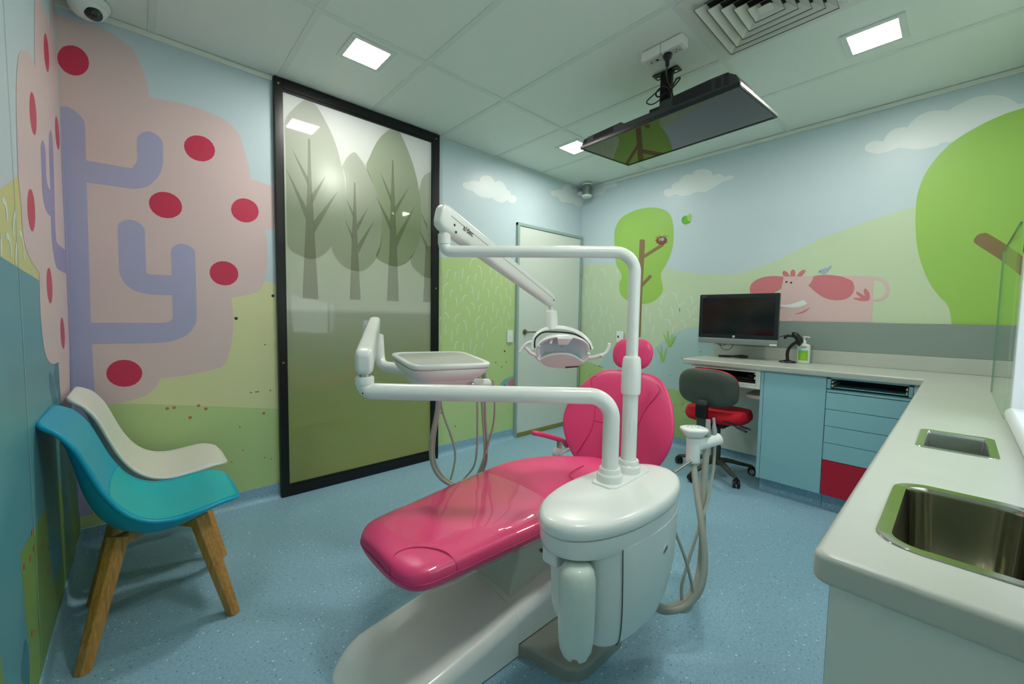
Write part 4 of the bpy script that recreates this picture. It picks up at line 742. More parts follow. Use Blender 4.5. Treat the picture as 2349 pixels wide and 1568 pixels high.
# open pigeonhole under the desk top with black tray
y0, y1 = -2.058, -1.565
t = thing('desk_slot_unit', 'white open slot under the desk part of the worktop', 'shelf unit', (CX, (y0 + y1) / 2, .76))
mb = MB(); mb.box((CX, y0, .735), (-.02, y1, .757)); mb.box((CX, y1 - .03, .757), (-.02, y1, .871)); mb.box((CX, y0, .757), (-.02, y0 + .03, .871)); mb.box((CX, y0 + .03, .852), (-.02, y1 - .03, .871)); mb.box((CX, y0 + .03, .757), (CX + .015, y1 - .03, .772)); mb.build('carcass', white_m, t, bevel=.001)
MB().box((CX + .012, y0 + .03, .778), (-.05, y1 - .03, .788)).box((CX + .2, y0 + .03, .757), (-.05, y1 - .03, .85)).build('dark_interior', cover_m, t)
MB().box((-.021, y0, .099), (-.0055, y1, .735)).build('back_panel', white_m, t)
for y in (y0 + .036, y1 - .04):
    for za, zb in ((.80, .822), (.835, .848)): MB().box((CX + .004, y - .004, za), (CX + .03, y + .006, zb), .002).build('runner', mat('cream_runner', (206, 200, 170), rough=.4), t)
kb = thing('keyboard', 'black keyboard sitting in the slot under the desk top', 'keyboard', (CX + .08, (y0 + y1) / 2, .788))
mb = MB().box((CX + .03, y0 + .05, .7885), (CX + .16, y1 - .05, .803), .003)
mb.build('keyboard_body', black_m, kb)
mb = MB()
for i in range(5):
    for j in range(15): mb.box((CX + .036 + i * .024, y0 + .06 + j * .0245, .803), (CX + .056 + i * .024, y0 + .081 + j * .0245, .808), .002, 1)
mb.build('keys', mat('key_black', (30, 32, 32), rough=.5), kb)['kind'] = 'stuff'
ms = tag(MB().lathe([(.03, 0), (.033, .012), (.024, .028), (.001, .033)], (CX + .07, y0 + .075, .8085), (0, 0, 1), 24, sx=1.3).build('computer_mouse', mat('mouse_black', (24, 26, 28), rough=.25)), 'black computer mouse at the right end of the desk slot', 'mouse')
# small white shelf under the desk
tag(MB().prism([(-.50, -2.058), (-.50, -2.0), (-.47, -1.95), (-.40, -1.93), (-.2, -1.93), (-.2, -2.058)], lambda a, b, d: (a, b, d), .655, .68, .003).build('side_shelf', mat('shelf_beige', (206, 200, 192), rough=.4)), 'small rounded beige shelf below the desk against the tall blue cupboard', 'shelf')
# tall blue cupboard
t = thing('blue_cupboard', 'plain blue base cupboard between the desk and the drawer stack', 'cupboard', (CX, -2.25, 0))
MB().box((CX + .018, -2.437, .10), (-.02, -2.060, .8705)).build('carcass', blue_m, t)
MB().box((CX + .002, -2.0805, .10), (CX + .018, -2.060, .8705)).build('end_panel_edge', blue_m, t)
MB().box((CX, -2.4355, .102), (CX + .018, -2.083, .868), .0015).build('door', blue_m, t)
MB().box((-.48, -2.437, 0), (-.05, -2.07, .10)).build('kickboard', floor_m, t)
# drawer stack
t = thing('drawer_unit', 'blue drawer stack with an open slot on top and a red bottom drawer', 'drawer unit', (CX, -2.65, 0))
D0, D1 = -2.835, -2.4395
mb = MB(); mb.box((CX, D0, .80), (CX + .018, D0 + .018, .8705)); mb.box((CX, D1 - .018, .80), (CX + .018, D1, .8705)); mb.box((CX, D0, .862), (-.02, D1, .8705)); mb.box((CX, D0, .777), (-.02, D1, .790)); mb.box((CX + .02, D0, .10), (-.02, D0 + .016, .8705)); mb.box((CX + .02, D1 - .016, .10), (-.02, D1, .8705)); mb.box((CX + .3, D0, .10), (-.02, D1, .8705)); mb.build('carcass', blue_m, t)
MB().box((CX + .05, D0 + .018, .80), (CX + .29, D1 - .018, .806)).build('slot_floor', blue_m, t)
for y in (D0 + .022, D1 - .03):
    for z in (.812, .835): MB().box((CX + .002, y, z), (CX + .25, y + .008, z + .012), .002).build('runner', mat('cream_runner', (206, 200, 170)), t)
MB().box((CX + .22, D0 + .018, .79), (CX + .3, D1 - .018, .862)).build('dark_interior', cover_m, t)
lv = [.774, .665, .556, .447, .334, .102]
for k in range(5): MB().box((CX, D0, lv[k + 1] + .0015), (CX + .018, D1, lv[k] - .0015), .0012).build('drawer_front', redlam_m if k == 4 else blue_m, t)
t.children[-1]['label'] = 'red drawer front'
MB().box((-.48, -2.88, 0), (-.05, D1, .10)).build('kickboard', floor_m, t)
MB().box((CX + .004, -2.888, .10), (CX + .022, D0 - .002, .8705)).build('corner_filler', white_m, t)
# base cabinet below the near worktop
t = thing('sink_cabinet', 'white base cabinet below the worktop end with the steel sink', 'cabinet', (-3.1, -3.0, 0))
MB().box((-3.095, -3.24, .0), (-3.077, -2.892, .8705), .001).build('end_panel', white_m, t)
MB().box((-3.077, -3.24, .10), (-.62, -2.905, .62)).build('carcass', white_m, t)
for k in range(4): MB().box((-3.074 + k * .61, -2.905, .105), (-3.074 + k * .61 + .606, -2.888, .866), .001).build('door', blue_m, t)
MB().box((-3.0, -3.2, 0), (-.62, -2.95, .0998)).build('kickboard', floor_m, t)
# sink
def rrect(x0, x1, y0, y1, r, z, n=6):
    o = []
    for cx, cy, a0 in ((x1 - r, y1 - r, 0), (x0 + r, y1 - r, 90), (x0 + r, y0 + r, 180), (x1 - r, y0 + r, 270)):
        for k in range(n + 1):
            a = math.radians(a0 + 90 * k / n); o.append((cx + r * math.cos(a), cy + r * math.sin(a), z))
    return o
def basin(mb, x0, x1, y0, y1, depth, r, rim, n=8):
    R = [rrect(x0 - rim, x1 + rim, y0 - rim, y1 + rim, r + rim, WTOP + .0004, n), rrect(x0 - rim * .95, x1 + rim * .95, y0 - rim * .95, y1 + rim * .95, r + rim, WTOP + .0022, n), rrect(x0, x1, y0, y1, r, WTOP + .0015, n), rrect(x0 + .003, x1 - .003, y0 + .003, y1 - .003, r, WTOP - .008, n),
         rrect(x0 + .01, x1 - .01, y0 + .01, y1 - .01, r, WTOP - depth + .03, n), rrect(x0 + .03, x1 - .03, y0 + .03, y1 - .03, max(r - .01, .004), WTOP - depth, n)]
    mb.loft(R, False); m_ = len(R[0]); mb.add(R[-1], [tuple(range(m_))]); return mb
sk = tag(basin(MB(), -3.008, -2.705, -3.093, -2.942, .16, .035, .018).build('sink_basin', mat('sink_steel', (176, 176, 160), rough=.16, metal=1, vary=.12, vary_scale=20), smooth=60), 'inset stainless steel sink at the near end of the worktop', 'sink')
ch = tag(basin(MB(), -2.326, -2.105, -3.058, -2.948, .2, .003, .016).build('waste_chute', mat('chute_steel', (205, 208, 204), rough=.2, metal=1), smooth=30), 'rectangular steel waste chute let into the worktop behind the sink', 'waste chute')
# glass screen on the worktop
def thin_glass(name, tint, gloss=.02, refl=1.0, ior=.8):
    m = bpy.data.materials.new(name); m.use_nodes = True; nt = m.node_tree; out = nt.nodes['Material Output']; nt.nodes.remove(nt.nodes['Principled BSDF'])
    a = nt.nodes.new('ShaderNodeBsdfTransparent'); a.inputs[0].default_value = (*tint, 1); g = nt.nodes.new('ShaderNodeBsdfGlossy'); g.inputs['Roughness'].default_value = gloss; g.inputs[0].default_value = (refl,) * 3 + (1,)
    f = nt.nodes.new('ShaderNodeLayerWeight'); f.inputs[0].default_value = .5; pw = nt.nodes.new('ShaderNodeMath'); pw.operation = 'POWER'; pw.inputs[1].default_value = 4.0; nt.links.new(f.outputs['Facing'], pw.inputs[0]); ma = nt.nodes.new('ShaderNodeMath'); ma.operation = 'MULTIPLY_ADD'; ma.inputs[1].default_value = ior; ma.inputs[2].default_value = .04; nt.links.new(pw.outputs[0], ma.inputs[0]); mx = nt.nodes.new('ShaderNodeMixShader')
    nt.links.new(ma.outputs[0], mx.inputs[0]); nt.links.new(a.outputs[0], mx.inputs[1]); nt.links.new(g.outputs[0], mx.inputs[2]); nt.links.new(mx.outputs[0], out.inputs[0]); return m
gs = thing('glass_screen', 'clear greenish glass screen standing on the worktop in front of the window', 'glass screen', (-1.3, -3.108, WTOP))
MB().box((-1.70, -3.1105, WTOP + .001), (-.905, -3.1045, 1.553), .0008, 1).build('glass_sheet', thin_glass('screen_glass', (.93, .98, .94), .06, 1.0, .32), gs, smooth=0)
mb = MB(); mb.box((-.907, -3.1108, WTOP + .001), (-.9035, -3.1042, 1.5535)); mb.box((-1.70, -3.1108, 1.5530), (-.905, -3.1042, 1.5542)); mb.build('polished_edge', mat('glass_edge', (110, 160, 128), rough=.15), gs)

# ---------------------------------------------------------------- shell chairs by the left wall
def make_shell_chair(label, shell_m, pad_m, under_m):
    t = thing('shell_chair', label, 'chair')
    prof = [(-.284, .856), (-.277, .850), (-.262, .840), (-.237, .820), (-.201, .763), (-.170, .680), (-.137, .595), (-.090, .518), (-.030, .472), (.04, .458), (.12, .466), (.18, .474), (.225, .468), (.248, .456), (.262, .440)]
    hw = [.150, .182, .196, .204, .208, .210, .214, .220, .226, .230, .229, .216, .187, .150, .085]
    dep_ = [.0, .002, .006, .012, .022, .032, .044, .056, .058, .048, .034, .018, .004, .0, .0]
    P_ = spl([(a, b, w, l) for (a, b), w, l in zip(prof, hw, dep_)], 3, False); NV = 24
    def sheet(scale, off, lo, hi, dk=1.4, e=4.5):
        rows = []; q = P_[lo:hi]
        for i, (x, z, w, l) in enumerate(q):
            a = P_[max(lo + i - 1, 0)]; b = P_[min(lo + i + 1, len(P_) - 1)]; tx, tz = b[0] - a[0], b[1] - a[1]; L = math.hypot(tx, tz); nx, nz = -tz / L, tx / L
            row = []
            for j in range(NV + 1):
                v = (-1 + 2 * j / NV) * scale; c = l * dk * (1 - abs(v) ** e)
                row.append((x + nx * (off - c), v * w, z + nz * (off - c)))
            rows.append(row)
        return rows
    def surf(rows):
        n = len(rows[0]); vs = [v for r_ in rows for v in r_]
        return vs, [(i * n + k, i * n + k + 1, (i + 1) * n + k + 1, (i + 1) * n + k) for i in range(len(rows) - 1) for k in range(n - 1)]
    mb = MB(); mb.add(*surf(sheet(1, 0, 0, len(P_))))
    sh = mb.build('shell', shell_m, t, smooth=180, subsurf=1); md = sh.modifiers.new('t', 'SOLIDIFY'); md.thickness = .009; md.offset = -1
    bv = sh.modifiers.new('b', 'BEVEL'); bv.width = .003; bv.segments = 2; bv.limit_method = 'ANGLE'
    # rolled rim
    rows = sheet(1, -.006, 0, len(P_)); loop = [r_[0] for r_ in rows] + rows[-1][1:-1] + [r_[-1] for r_ in rows[::-1]] + rows[0][1:-1][::-1]
    mb = MB(); lp = [Vector(q) for q in loop]; n = len(lp); rings = []
    for i in range(n):
        tg = (lp[(i + 1) % n] - lp[i - 1]).normalized(); cen = Vector((lp[i].x * .9, 0, lp[i].z)); o1 = (lp[i] - cen); o1 = (o1 - tg * o1.dot(tg)); o1 = o1.normalized() if o1.length > 1e-4 else Vector((-1, 0, 0)); o2 = tg.cross(o1)
        rings.append([lp[i] + (o1 * math.cos(a) + o2 * math.sin(a)) * .0085 for a in [2 * PI * k / 8 for k in range(8)]])
    mb.loft(rings, False, close=True); mb.build('rim', shell_m, t, smooth=180)
    # shallow lining inside the deep shell, then the seat pad on it
    mb = MB(); mb.add(*surf(sheet(.985, .0015, 0, len(P_), .42, 2.6))); mb.build('inner_lining', shell_m, t, smooth=180, subsurf=1)
    mb = MB(); mb.add(*surf(sheet(.93, .0055, 19, len(P_) - 4, .42, 2.6)))
    pd = mb.build('seat_pad', pad_m, t, smooth=180, subsurf=1); md = pd.modifiers.new('t', 'SOLIDIFY'); md.thickness = .006; md.offset = -1
    # underside bowl
    R_ = []
    for k, (s_, z) in enumerate(((.75, .425), (.66, .405), (.55, .394), (.4, .388), (.25, .386))):
        R_.append([(-.0 + .17 * s_ * math.cos(a) * (1.12 if math.cos(a) > 0 else .75), .215 * s_ * math.sin(a), z) for a in [2 * PI * q / 36 for q in range(36)]])
    MB().loft(R_, True).build('seat_underside', under_m, t, smooth=60)
    # legs: chunky tapering oak, splayed
    for sx, sy in ((1, -1), (1, 1), (-1, -1), (-1, 1)):
        top = Vector((.118 * sx, .105 * sy, .392)); bot = Vector((.213 * sx, .222 * sy, 0)); d = (bot - top).normalized()
        ou = Vector((sx, sy, 0)).normalized(); ou = (ou - d * ou.dot(d)).normalized(); sd_ = d.cross(ou)
        rings = []
        for q, (a, b) in ((0, (.025, .031)), (.5, (.023, .026)), (1, (.019, .021))):
            c = top.lerp(bot, q); ring = [c + ou * (a * u_) + sd_ * (b * v_) for u_, v_ in ((1, .55), (.6, 1), (-.6, 1), (-1, .6), (-1, -.6), (-.6, -1), (.6, -1), (1, -.55))]
            if q == 1: ring = [r_ - d * ((r_.z) / d.z) for r_ in ring]
            rings.append(ring)
        MB().loft(rings, True).build('leg', wood_m, t, smooth=30, bevel=.002)
    for s_ in (1, -1):
        a = Vector((.125, .11 * s_, .372)); b = Vector((-.125, -.11 * s_, .372)); d = (b - a).normalized(); n_ = Vector((-d.y, d.x, 0))
        rings = [[c + n_ * (.014 * u_) + Vector((0, 0, h * v_)) for u_, v_ in ((1, 1), (-1, 1), (-1, -1), (1, -1))] for c, h in ((a, .022), (a.lerp(b, .4), .013), (a.lerp(b, .6), .013), (b, .022))]
        MB().loft(rings, True).build('cross_rail', wood_m, t, smooth=30, bevel=.002)
    MB().lathe([(.09, .378), (.09, .386), (.05, .386), (.05, .40)], n=24).build('mounting_plate', black_m, t)
    return t
teal_pl = mat('teal_shell', (0, 164, 196), rough=.42, coat=.1); teal_pad = mat('teal_pad', (0, 182, 188), rough=.38); teal_un = mat('teal_under', (0, 150, 160), rough=.45)
ch1 = make_shell_chair('turquoise moulded shell chair on splayed oak legs, nearest the left wall', teal_pl, teal_pad, teal_pl)
ch1.location = (-3.757, -.838, 0); ch1['group'] = 'shell chairs beside the pink tree'
wsh = mat('white_shell', (222, 226, 216), rough=.45); wpad = mat('white_pad', (220, 222, 210), rough=.5)
ch2 = make_shell_chair('white moulded shell chair behind the turquoise one, against the pink tree wall', wsh, wpad, wsh)
ch2.location = (-3.735, -.335, 0); ch2['group'] = 'shell chairs beside the pink tree'

# ---------------------------------------------------------------- dental chair
CY = -1.765
dc = thing('dental_chair', 'pink upholstered dental treatment chair on a long white base', 'dental chair', (-2.7, CY, 0))
# long white base shroud: cross sections along x
CB = -1.795
def base_ring(x, hw, zt, zb, r):
    return [(x, CB + a, b) for a, b in [(-hw, zb), (-hw, zt - r)] + [(-hw + r - r * math.cos(t), zt - r + r * math.sin(t)) for t in [PI / 2 * k / 6 for k in range(1, 7)]] + [(-hw * .4, zt + .008), (0, zt + .012), (hw * .4, zt + .008)] + [(hw - r + r * math.sin(t), zt - r + r * math.cos(t)) for t in [PI / 2 * k / 6 for k in range(0, 7)]] + [(hw, zb)]]
def sh_top(x): return .085 + (x + 3.35) * .14
mb = MB(); rings = []
for x in (-3.365, -3.36, -3.345, -3.32, -3.29, -3.25, -3.2, -3.1, -2.95):
    q = min(1, max(0, (x + 3.365) / .13)); w = .195 * (math.sqrt(max(0, 1 - (1 - q) ** 2)) * .45 + .55); zt = sh_top(x) - .05 * (1 - q) ** 2
    rings.append(base_ring(x, w, max(zt, .03), .008, min(.045, max(zt, .03) * .6)))
rings.append(base_ring(-2.8205, .195, sh_top(-2.82) + .01, .008, .045))
mb.loft(rings, True); mb.build('foot_shroud', plastic, dc, smooth=50)
mb = MB(); rings = [base_ring(x, .195, z, .052, .045) for x, z in ((-2.82, sh_top(-2.82) + .01), (-2.6, sh_top(-2.6) + .012), (-2.4, sh_top(-2.4) + .01), (-2.1, .27), (-2.05, .26))]
mb.loft(rings, True); mb.build('rear_shroud', plastic, dc, smooth=50)
mb = MB(); bp_ = [(-3.30, CY - .222), (-2.822, CY - .222), (-2.805, CY - .245), (-2.765, -2.165), (-2.735, -2.195), (-2.70, -2.207), (-2.50, -2.207), (-2.46, -2.19), (-2.36, CY - .23), (-2.0, CY - .23), (-2.0, CY + .16), (-3.25, CY + .16)]
mb.prism(bp_, lambda a, b, d: (a, b, d), .0, .012); mb.build('base_trim', plastic_g, dc)
MB().prism([(-2.822, CY - .21), (-2.80, CY - .245), (-2.765, -2.165), (-2.735, -2.195), (-2.70, -2.207), (-2.50, -2.207), (-2.46, -2.19), (-2.36, CY - .23), (-2.3, CY - .1), (-2.8, CY - .1)], lambda a, b, d: (a, b, d), .0, .046, .012, 4).build('floor_plate', plastic_g, dc)
# lift column and seat frame
mb = MB(); rings = []
for x, zb, zt in ((-2.80, .15, .175), (-2.74, .15, .36), (-2.70, .15, .40), (-2.15, .15, .41), (-2.10, .15, .36)): rings.append([(x, CY + s_ * .15, z) for s_, z in ((-1, zb), (-1, zt), (1, zt), (1, zb))])
mb.loft(rings, True); mb.build('lift_column', mat('beige_shadow_plastic', (206, 210, 196), rough=.4), dc, smooth=20, bevel=.008)
MB().lathe([(.006, 0), (.008, .003), (.006, .009), (.001, .010)], (-2.634,-1.916,0.296), (0, -1, 0), 12).build('green_indicator', mat('green_button', (60, 120, 20), rough=.2), dc)
MB().box((-3.02, CY - .12, .392), (-2.1, CY + .12, .415), .008).build('seat_frame', plastic_g, dc)
# seat cushion
def cushion(rings_def, n=40, e=2.6):
    mb = MB(); R_ = []
    for (x, y0, y1, zb, zt, ee) in rings_def:
        cy, hw = (y0 + y1) / 2, (y1 - y0) / 2; cz, hh = (zb + zt) / 2, (zt - zb) / 2
        ring = []
        for k in range(n):
            t = 2 * PI * k / n; c, s_ = math.cos(t), math.sin(t)
            ring.append((x, cy + hw * math.copysign(abs(c) ** (2 / ee), c), cz + hh * math.copysign(abs(s_) ** (2 / ee), s_)))
        R_.append(ring)
    return mb, R_
SEAT = [(-3.268, -1.895, -1.71, .440, .478, 2.2), (-3.262, -1.935, -1.672, .426, .490, 2.6), (-3.245, -1.975, -1.640, .418, .497, 3.2), (-3.21, -2.002, -1.608, .412, .503, 3.6), (-3.15, -2.012, -1.592, .410, .505, 3.8), (-3.0, -2.018, -1.565, .410, .505, 3.8), (-2.85, -2.022, -1.535, .410, .505, 3.8), (-2.70, -2.026, -1.505, .410, .505, 3.8),
        (-2.58, -2.03, -1.485, .410, .508, 3.4), (-2.47, -2.04, -1.478, .410, .514, 3.2), (-2.36, -2.04, -1.50, .410, .520, 3.0), (-2.26, -2.03, -1.56, .412, .525, 3.0), (-2.17, -2.00, -1.64, .415, .525, 2.8), (-2.09, -1.95, -1.70, .42, .515, 2.6), (-2.06, -1.90, -1.74, .435, .50, 2.2)]
SEAT_S = spl(SEAT, 3, False)
mb, R_ = cushion(SEAT_S); mb.loft(R_, True); seat = mb.build('seat_cushion', vinyl, dc, smooth=180)
# piping seam round the foot end and the corner caps
mb = MB()
for (x0_, sgn) in ((-3.262, 0),):
    pts = []
    for (x, y0, y1, zb, zt, ee) in SEAT[::-1][5:]: pts.append((x, y0 - .0005, (zb + zt) / 2 - .004))
    pts2 = [(x, y1 + .0005, (zb + zt) / 2 - .004) for (x, y0, y1, zb, zt, ee) in SEAT[:10]]
    mb.tube(spl(pts + [(-3.2695, -1.80, .459)] + pts2, 4, False), .0022, 6)
mb.tube(spl([(-3.262, -1.905, .44), (-3.268, -1.90, .46), (-3.262, -1.895, .482), (-3.235, -1.875, .499), (-3.19, -1.885, .5045), (-3.15, -1.92, .5055), (-3.12, -1.97, .502), (-3.11, -2.005, .485), (-3.108, -2.013, .46), (-3.11, -2.00, .425)], 4, False), .0022, 6)
mb.tube(spl([(-2.34, -1.99, .522), (-2.39, -1.96, .524), (-2.42, -1.91, .524), (-2.40, -1.86, .526), (-2.34, -1.84, .527), (-2.26, -1.83, .527)], 4, False), .0022, 6)
mb.build('seat_seams', vinyl_d, dc)
# clear protective sleeve over the foot end
SL = [(x, y0 - .004, y1 + .004, zb - .012 - .004 * math.sin(x * 40), zt + .0035, ee) for (x, y0, y1, zb, zt, ee) in SEAT_S if -3.20 < x < -2.60]
mb, R_ = cushion(SL); n = len(R_[0]); vs = [v for r_ in R_ for v in r_]
random.seed(3); vs = [(x, y, z + .0016 * math.sin(x * 31 + y * 17) + .0012 * math.sin(x * 70 - y * 23)) for x, y, z in vs]
K_ = len(R_); mb.add(vs, [(i * n + k, i * n + (k + 1) % n, (i + 1) * n + (k + 1) % n, (i + 1) * n + k) for i in range(K_ - 1) for k in range(n)])
mb.build('clear_sleeve', thin_glass('clear_film', (1, 1, 1), .05, 1.0, .6), dc, smooth=180)
# backrest: outline rings stacked along its own height, leaning back towards the wall
BX0, BZ0, LEAN = -1.965, .40, math.radians(21)
def bk(h, y, d): return (BX0 + h * math.sin(LEAN) + d * math.cos(LEAN), CY + y, BZ0 + h * math.cos(LEAN) - d * math.sin(LEAN))
BK = [(.0, .14, .03), (.012, .19, .045), (.04, .235, .055), (.10, .285, .06), (.17, .322, .063), (.23, .335, .065), (.29, .333, .065), (.36, .315, .063), (.43, .282, .06), (.49, .24, .055), (.53, .20, .05), (.556, .15, .04), (.565, .10, .025)]
BKS = spl(BK, 3, False); R_ = []
for h, w, th in BKS:
    ring = []
    for k in range(48):
        t_ = 2 * PI * k / 48; c, s_ = math.cos(t_), math.sin(t_); yy = w * math.copysign(abs(c) ** (2 / 3.2), c); dd = th * .5 * math.copysign(abs(s_) ** (2 / 2.6), s_)
        ring.append(bk(h, yy, dd - .055 * (abs(yy) / .33) ** 2.2))
    R_.append(ring)
mb = MB(); mb.loft(R_, True); br = mb.build('backrest', vinyl, dc, smooth=180)
def bf(h, y):
    i = min(range(len(BKS)), key=lambda q: abs(BKS[q][0] - h)); return bk(h, y, -BKS[i][2] * .5 - .055 * (abs(y) / .33) ** 2.2 - .0005)
mb = MB()
for s_ in (1, -1):
    mb.tube([bf(h, s_ * y) for h, y in spl([(.505, .19), (.48, .215), (.44, .20), (.38, .165), (.30, .14), (.2, .135), (.12, .16), (.05, .19)], 4, False)], .0022, 6)
mb.tube([bf(.25, y) for y in [-.13 + .026 * k for k in range(11)]], .0022, 6)
mb.build('backrest_seams', vinyl_d, dc)
mb = MB(); mb.prism([(-.10, .10), (.10, .10), (.09, .50), (-.09, .50)], lambda a, b, d: bk(b, a, d), .03, .055, .01); mb.build('back_shell', plastic, dc)
# headrest
hc = Vector((-1.728, CY + .018, 1.028)); R_ = []
for h, w, th in ((-.088, .05, .02), (-.082, .08, .035), (-.06, .112, .05), (-.02, .128, .056), (.02, .128, .056), (.055, .112, .05), (.078, .08, .036), (.086, .045, .02)):
    R_.append([(hc.x + math.cos(LEAN) * th * .6 * math.sin(a) + h * math.sin(LEAN) * .6, hc.y + w * math.copysign(abs(math.cos(a)) ** .8, math.cos(a)), hc.z + h) for a in [2 * PI * k / 32 for k in range(32)]])
mb = MB(); mb.loft(R_, True); mb.build('headrest', vinyl, dc, smooth=180, subsurf=1)
MB().box((hc.x + .02, hc.y - .03, .84), (hc.x + .035, hc.y + .03, 1.0), .004).build('headrest_bar', steel, dc)
# armrests
for s_, nm in ((1, 'left'),):
    ay = CY + s_ * .335
    if s_ == 1:
        pad = spl([(-2.209,-1.44,0.588), (-2.135,-1.44,0.565), (-2.035,-1.44,0.528), (-1.952,-1.44,0.492), (-1.911,-1.44,0.451)], 5, False)
        piv = (-2.005,-1.45,0.434); link_end = (-1.803,-1.5,0.474); low = (-2.045,-1.44,0.394)
    else:
        pad = spl([(-2.243, -2.09, .600), (-2.16, -2.09, .592), (-2.06, -2.09, .575), (-1.985, -2.09, .553), (-1.95, -2.09, .52)], 5, False); piv = (-2.03, -2.09, .47); link_end = (-1.86, -2.04, .55); low = (-2.08, -2.09, .42)
    nP = len(pad); mb = MB(); mb.tube(pad, [.010] + [.020 + .002 * math.sin(i / nP * PI) for i in range(nP - 2)] + [.011], 20, flat=.7)
    rs = mb.build('armrest_pad', vinyl, dc, smooth=60)
    mb = MB(); p2 = [Vector(pad[int(nP * .62)]) + Vector((0, 0, -.012)), Vector(piv).lerp(Vector(pad[int(nP * .7)]), .4), Vector(piv), Vector(low)]
    mb.tube(fillet(p2, .02), .019, 12, flat=.6); mb.build('armrest_bracket', plastic_g, dc)
    mb = MB(); mb.tube([Vector(piv) + Vector((0, -.012, 0)), Vector(link_end)], .016, 14, flat=.7); mb.lathe([(.026, -.02), (.028, -.008), (.028, .012), (.024, .018)], piv, (0, -1, 0), 28); mb.lathe([(.016, .018), (.016, .028), (.012, .031)], piv, (0, -1, 0), 24); mb.build('armrest_link', mat('link_white', (214, 214, 214), rough=.35), dc)

# ---------------------------------------------------------------- delivery cabinet with water bottle
UX, UY, UA, UB = -2.655, -2.263, .322, .150
uc = thing('delivery_cabinet', 'white oval dental unit cabinet standing beside the pink chair seat', 'dental unit cabinet', (UX, UY, .3))
R_ = [sup(UX, UY, UA * a, UB * b, 56, 2.15, z) for a, b, z in ((.985, .96, .622), (1, 1, .630), (1, 1, .648), (.99, .975, .660), (.95, .92, .668), (.85, .8, .671), (.5, .5, .675), (.1, .1, .676))]
mb = MB(); mb.loft(R_, True); mb.build('lid', plastic, uc, smooth=60)
R_ = [sup(UX, UY, UA * a, UB * b, 56, 2.15, z) for a, b, z in ((.80, .80, .553), (.90, .90, .557), (.955, .955, .567), (.975, .97, .585), (.98, .975, .6205))]
mb = MB(); mb.loft(R_, True); mb.build('collar', plastic, uc, smooth=60)
X0_ = -2.868; BZ = ((.272, .03, .075, .09), (.276, .022, .14, .118), (.29, .014, .19, .130), (.33, .006, .25, .138), (.40, .002, .295, .143), (.50, .0, .311, .1455), (.5795, .0, .3145, .1462))
def bz_at(z):
    for p_, q_ in zip(BZ, BZ[1:]):
        if z <= q_[0]: break
    t_ = (z - p_[0]) / (q_[0] - p_[0]); return [p_[i] + (q_[i] - p_[i]) * t_ for i in (1, 2, 3)]
def body_ring(z):
    dx, a, b = bz_at(z); o = []; x0 = X0_ + dx
    for k in range(72):
        t_ = 2 * PI * k / 72; cs, sn = math.cos(t_), math.sin(t_); e_ = 2.15
        if cs >= 0: o.append((UX + a * abs(cs) ** (2 / e_), UY + b * math.copysign(abs(sn) ** (2 / e_), sn), z))
        else:
            x = UX - (UX - x0) * abs(cs) ** (2 / 6); w = b * max(0, 1 - (abs(x - UX) / UA) ** e_) ** (1 / e_); o.append((x, UY + w * math.copysign(abs(sn) ** (2 / 6), sn), z))
    return o
mb = MB(); mb.loft([body_ring(q[0]) for q in BZ], True); mb.build('body', plastic, uc, smooth=60)
mb = MB(); mb.box((-2.93, UY + .01, .50), (-2.86, UY + .07, .572), .01, 3); mb.build('bottle_bracket', plastic, uc)
def bod(z, x):
    dx, a, b = bz_at(z); u_ = abs(x - UX) / (a if x > UX else UA); return (x, UY - b * max(0, 1 - u_ ** 2.15) ** (1 / 2.15), z)
mb = MB(); mb.tube([bod(z, -2.812 + (.578 - z) * .05) for z in [.277 + .301 * k / 14 for k in range(15)]], .0016, 6); mb.build('door_seam', mat('seam_dark', (70, 78, 66), rough=.6), uc)
bp0 = Vector(bod(.500, -2.585)); bp1 = Vector(bod(.500, -2.565)); rt = (bp1 - bp0).normalized(); nn = rt.cross(Vector((0, 0, 1)))
bdg = MB().lathe([(.016, -.002), (.0165, .001), (.0145, .002), (.0145, .0012)], bp0, nn, 32, sx=1.0, sy=1.0).build('badge', plastic_w, uc)
lettering('a/dec', .0125, bp0 + nn * .0022, rt + Vector((0, 0, .35)), (0, 0, 1), 'logo_lettering', mat('logo_navy', (30, 80, 140)), bdg)
PB1 = Vector((-2.639,-2.228,0.67)); PB2 = Vector((-2.519,-2.224,0.67))
mb = MB(); mb.prism([(PB1.x - .055, PB1.y - .035), (PB1.x - .035, PB1.y - .05), (PB1.x + .03, PB1.y - .052), (PB2.x + .07, PB2.y - .045), (PB2.x + .095, PB2.y - .02), (PB2.x + .095, PB2.y + .02), (PB2.x + .07, PB2.y + .04), (PB1.x - .035, PB1.y + .045), (PB1.x - .055, PB1.y + .03)], lambda a, b, d: (a, b, d), .665, .6825, .004, 3); mb.build('pole_plinth', plastic, uc)
for P_ in (PB1, PB2):
    MB().lathe([(.042, .676), (.043, .684), (.043, .702), (.0405, .707), (.037, .710), (.036, .722), (.034, .726)], (P_.x, P_.y, 0), n=36).build('pole_collar', plastic, uc)
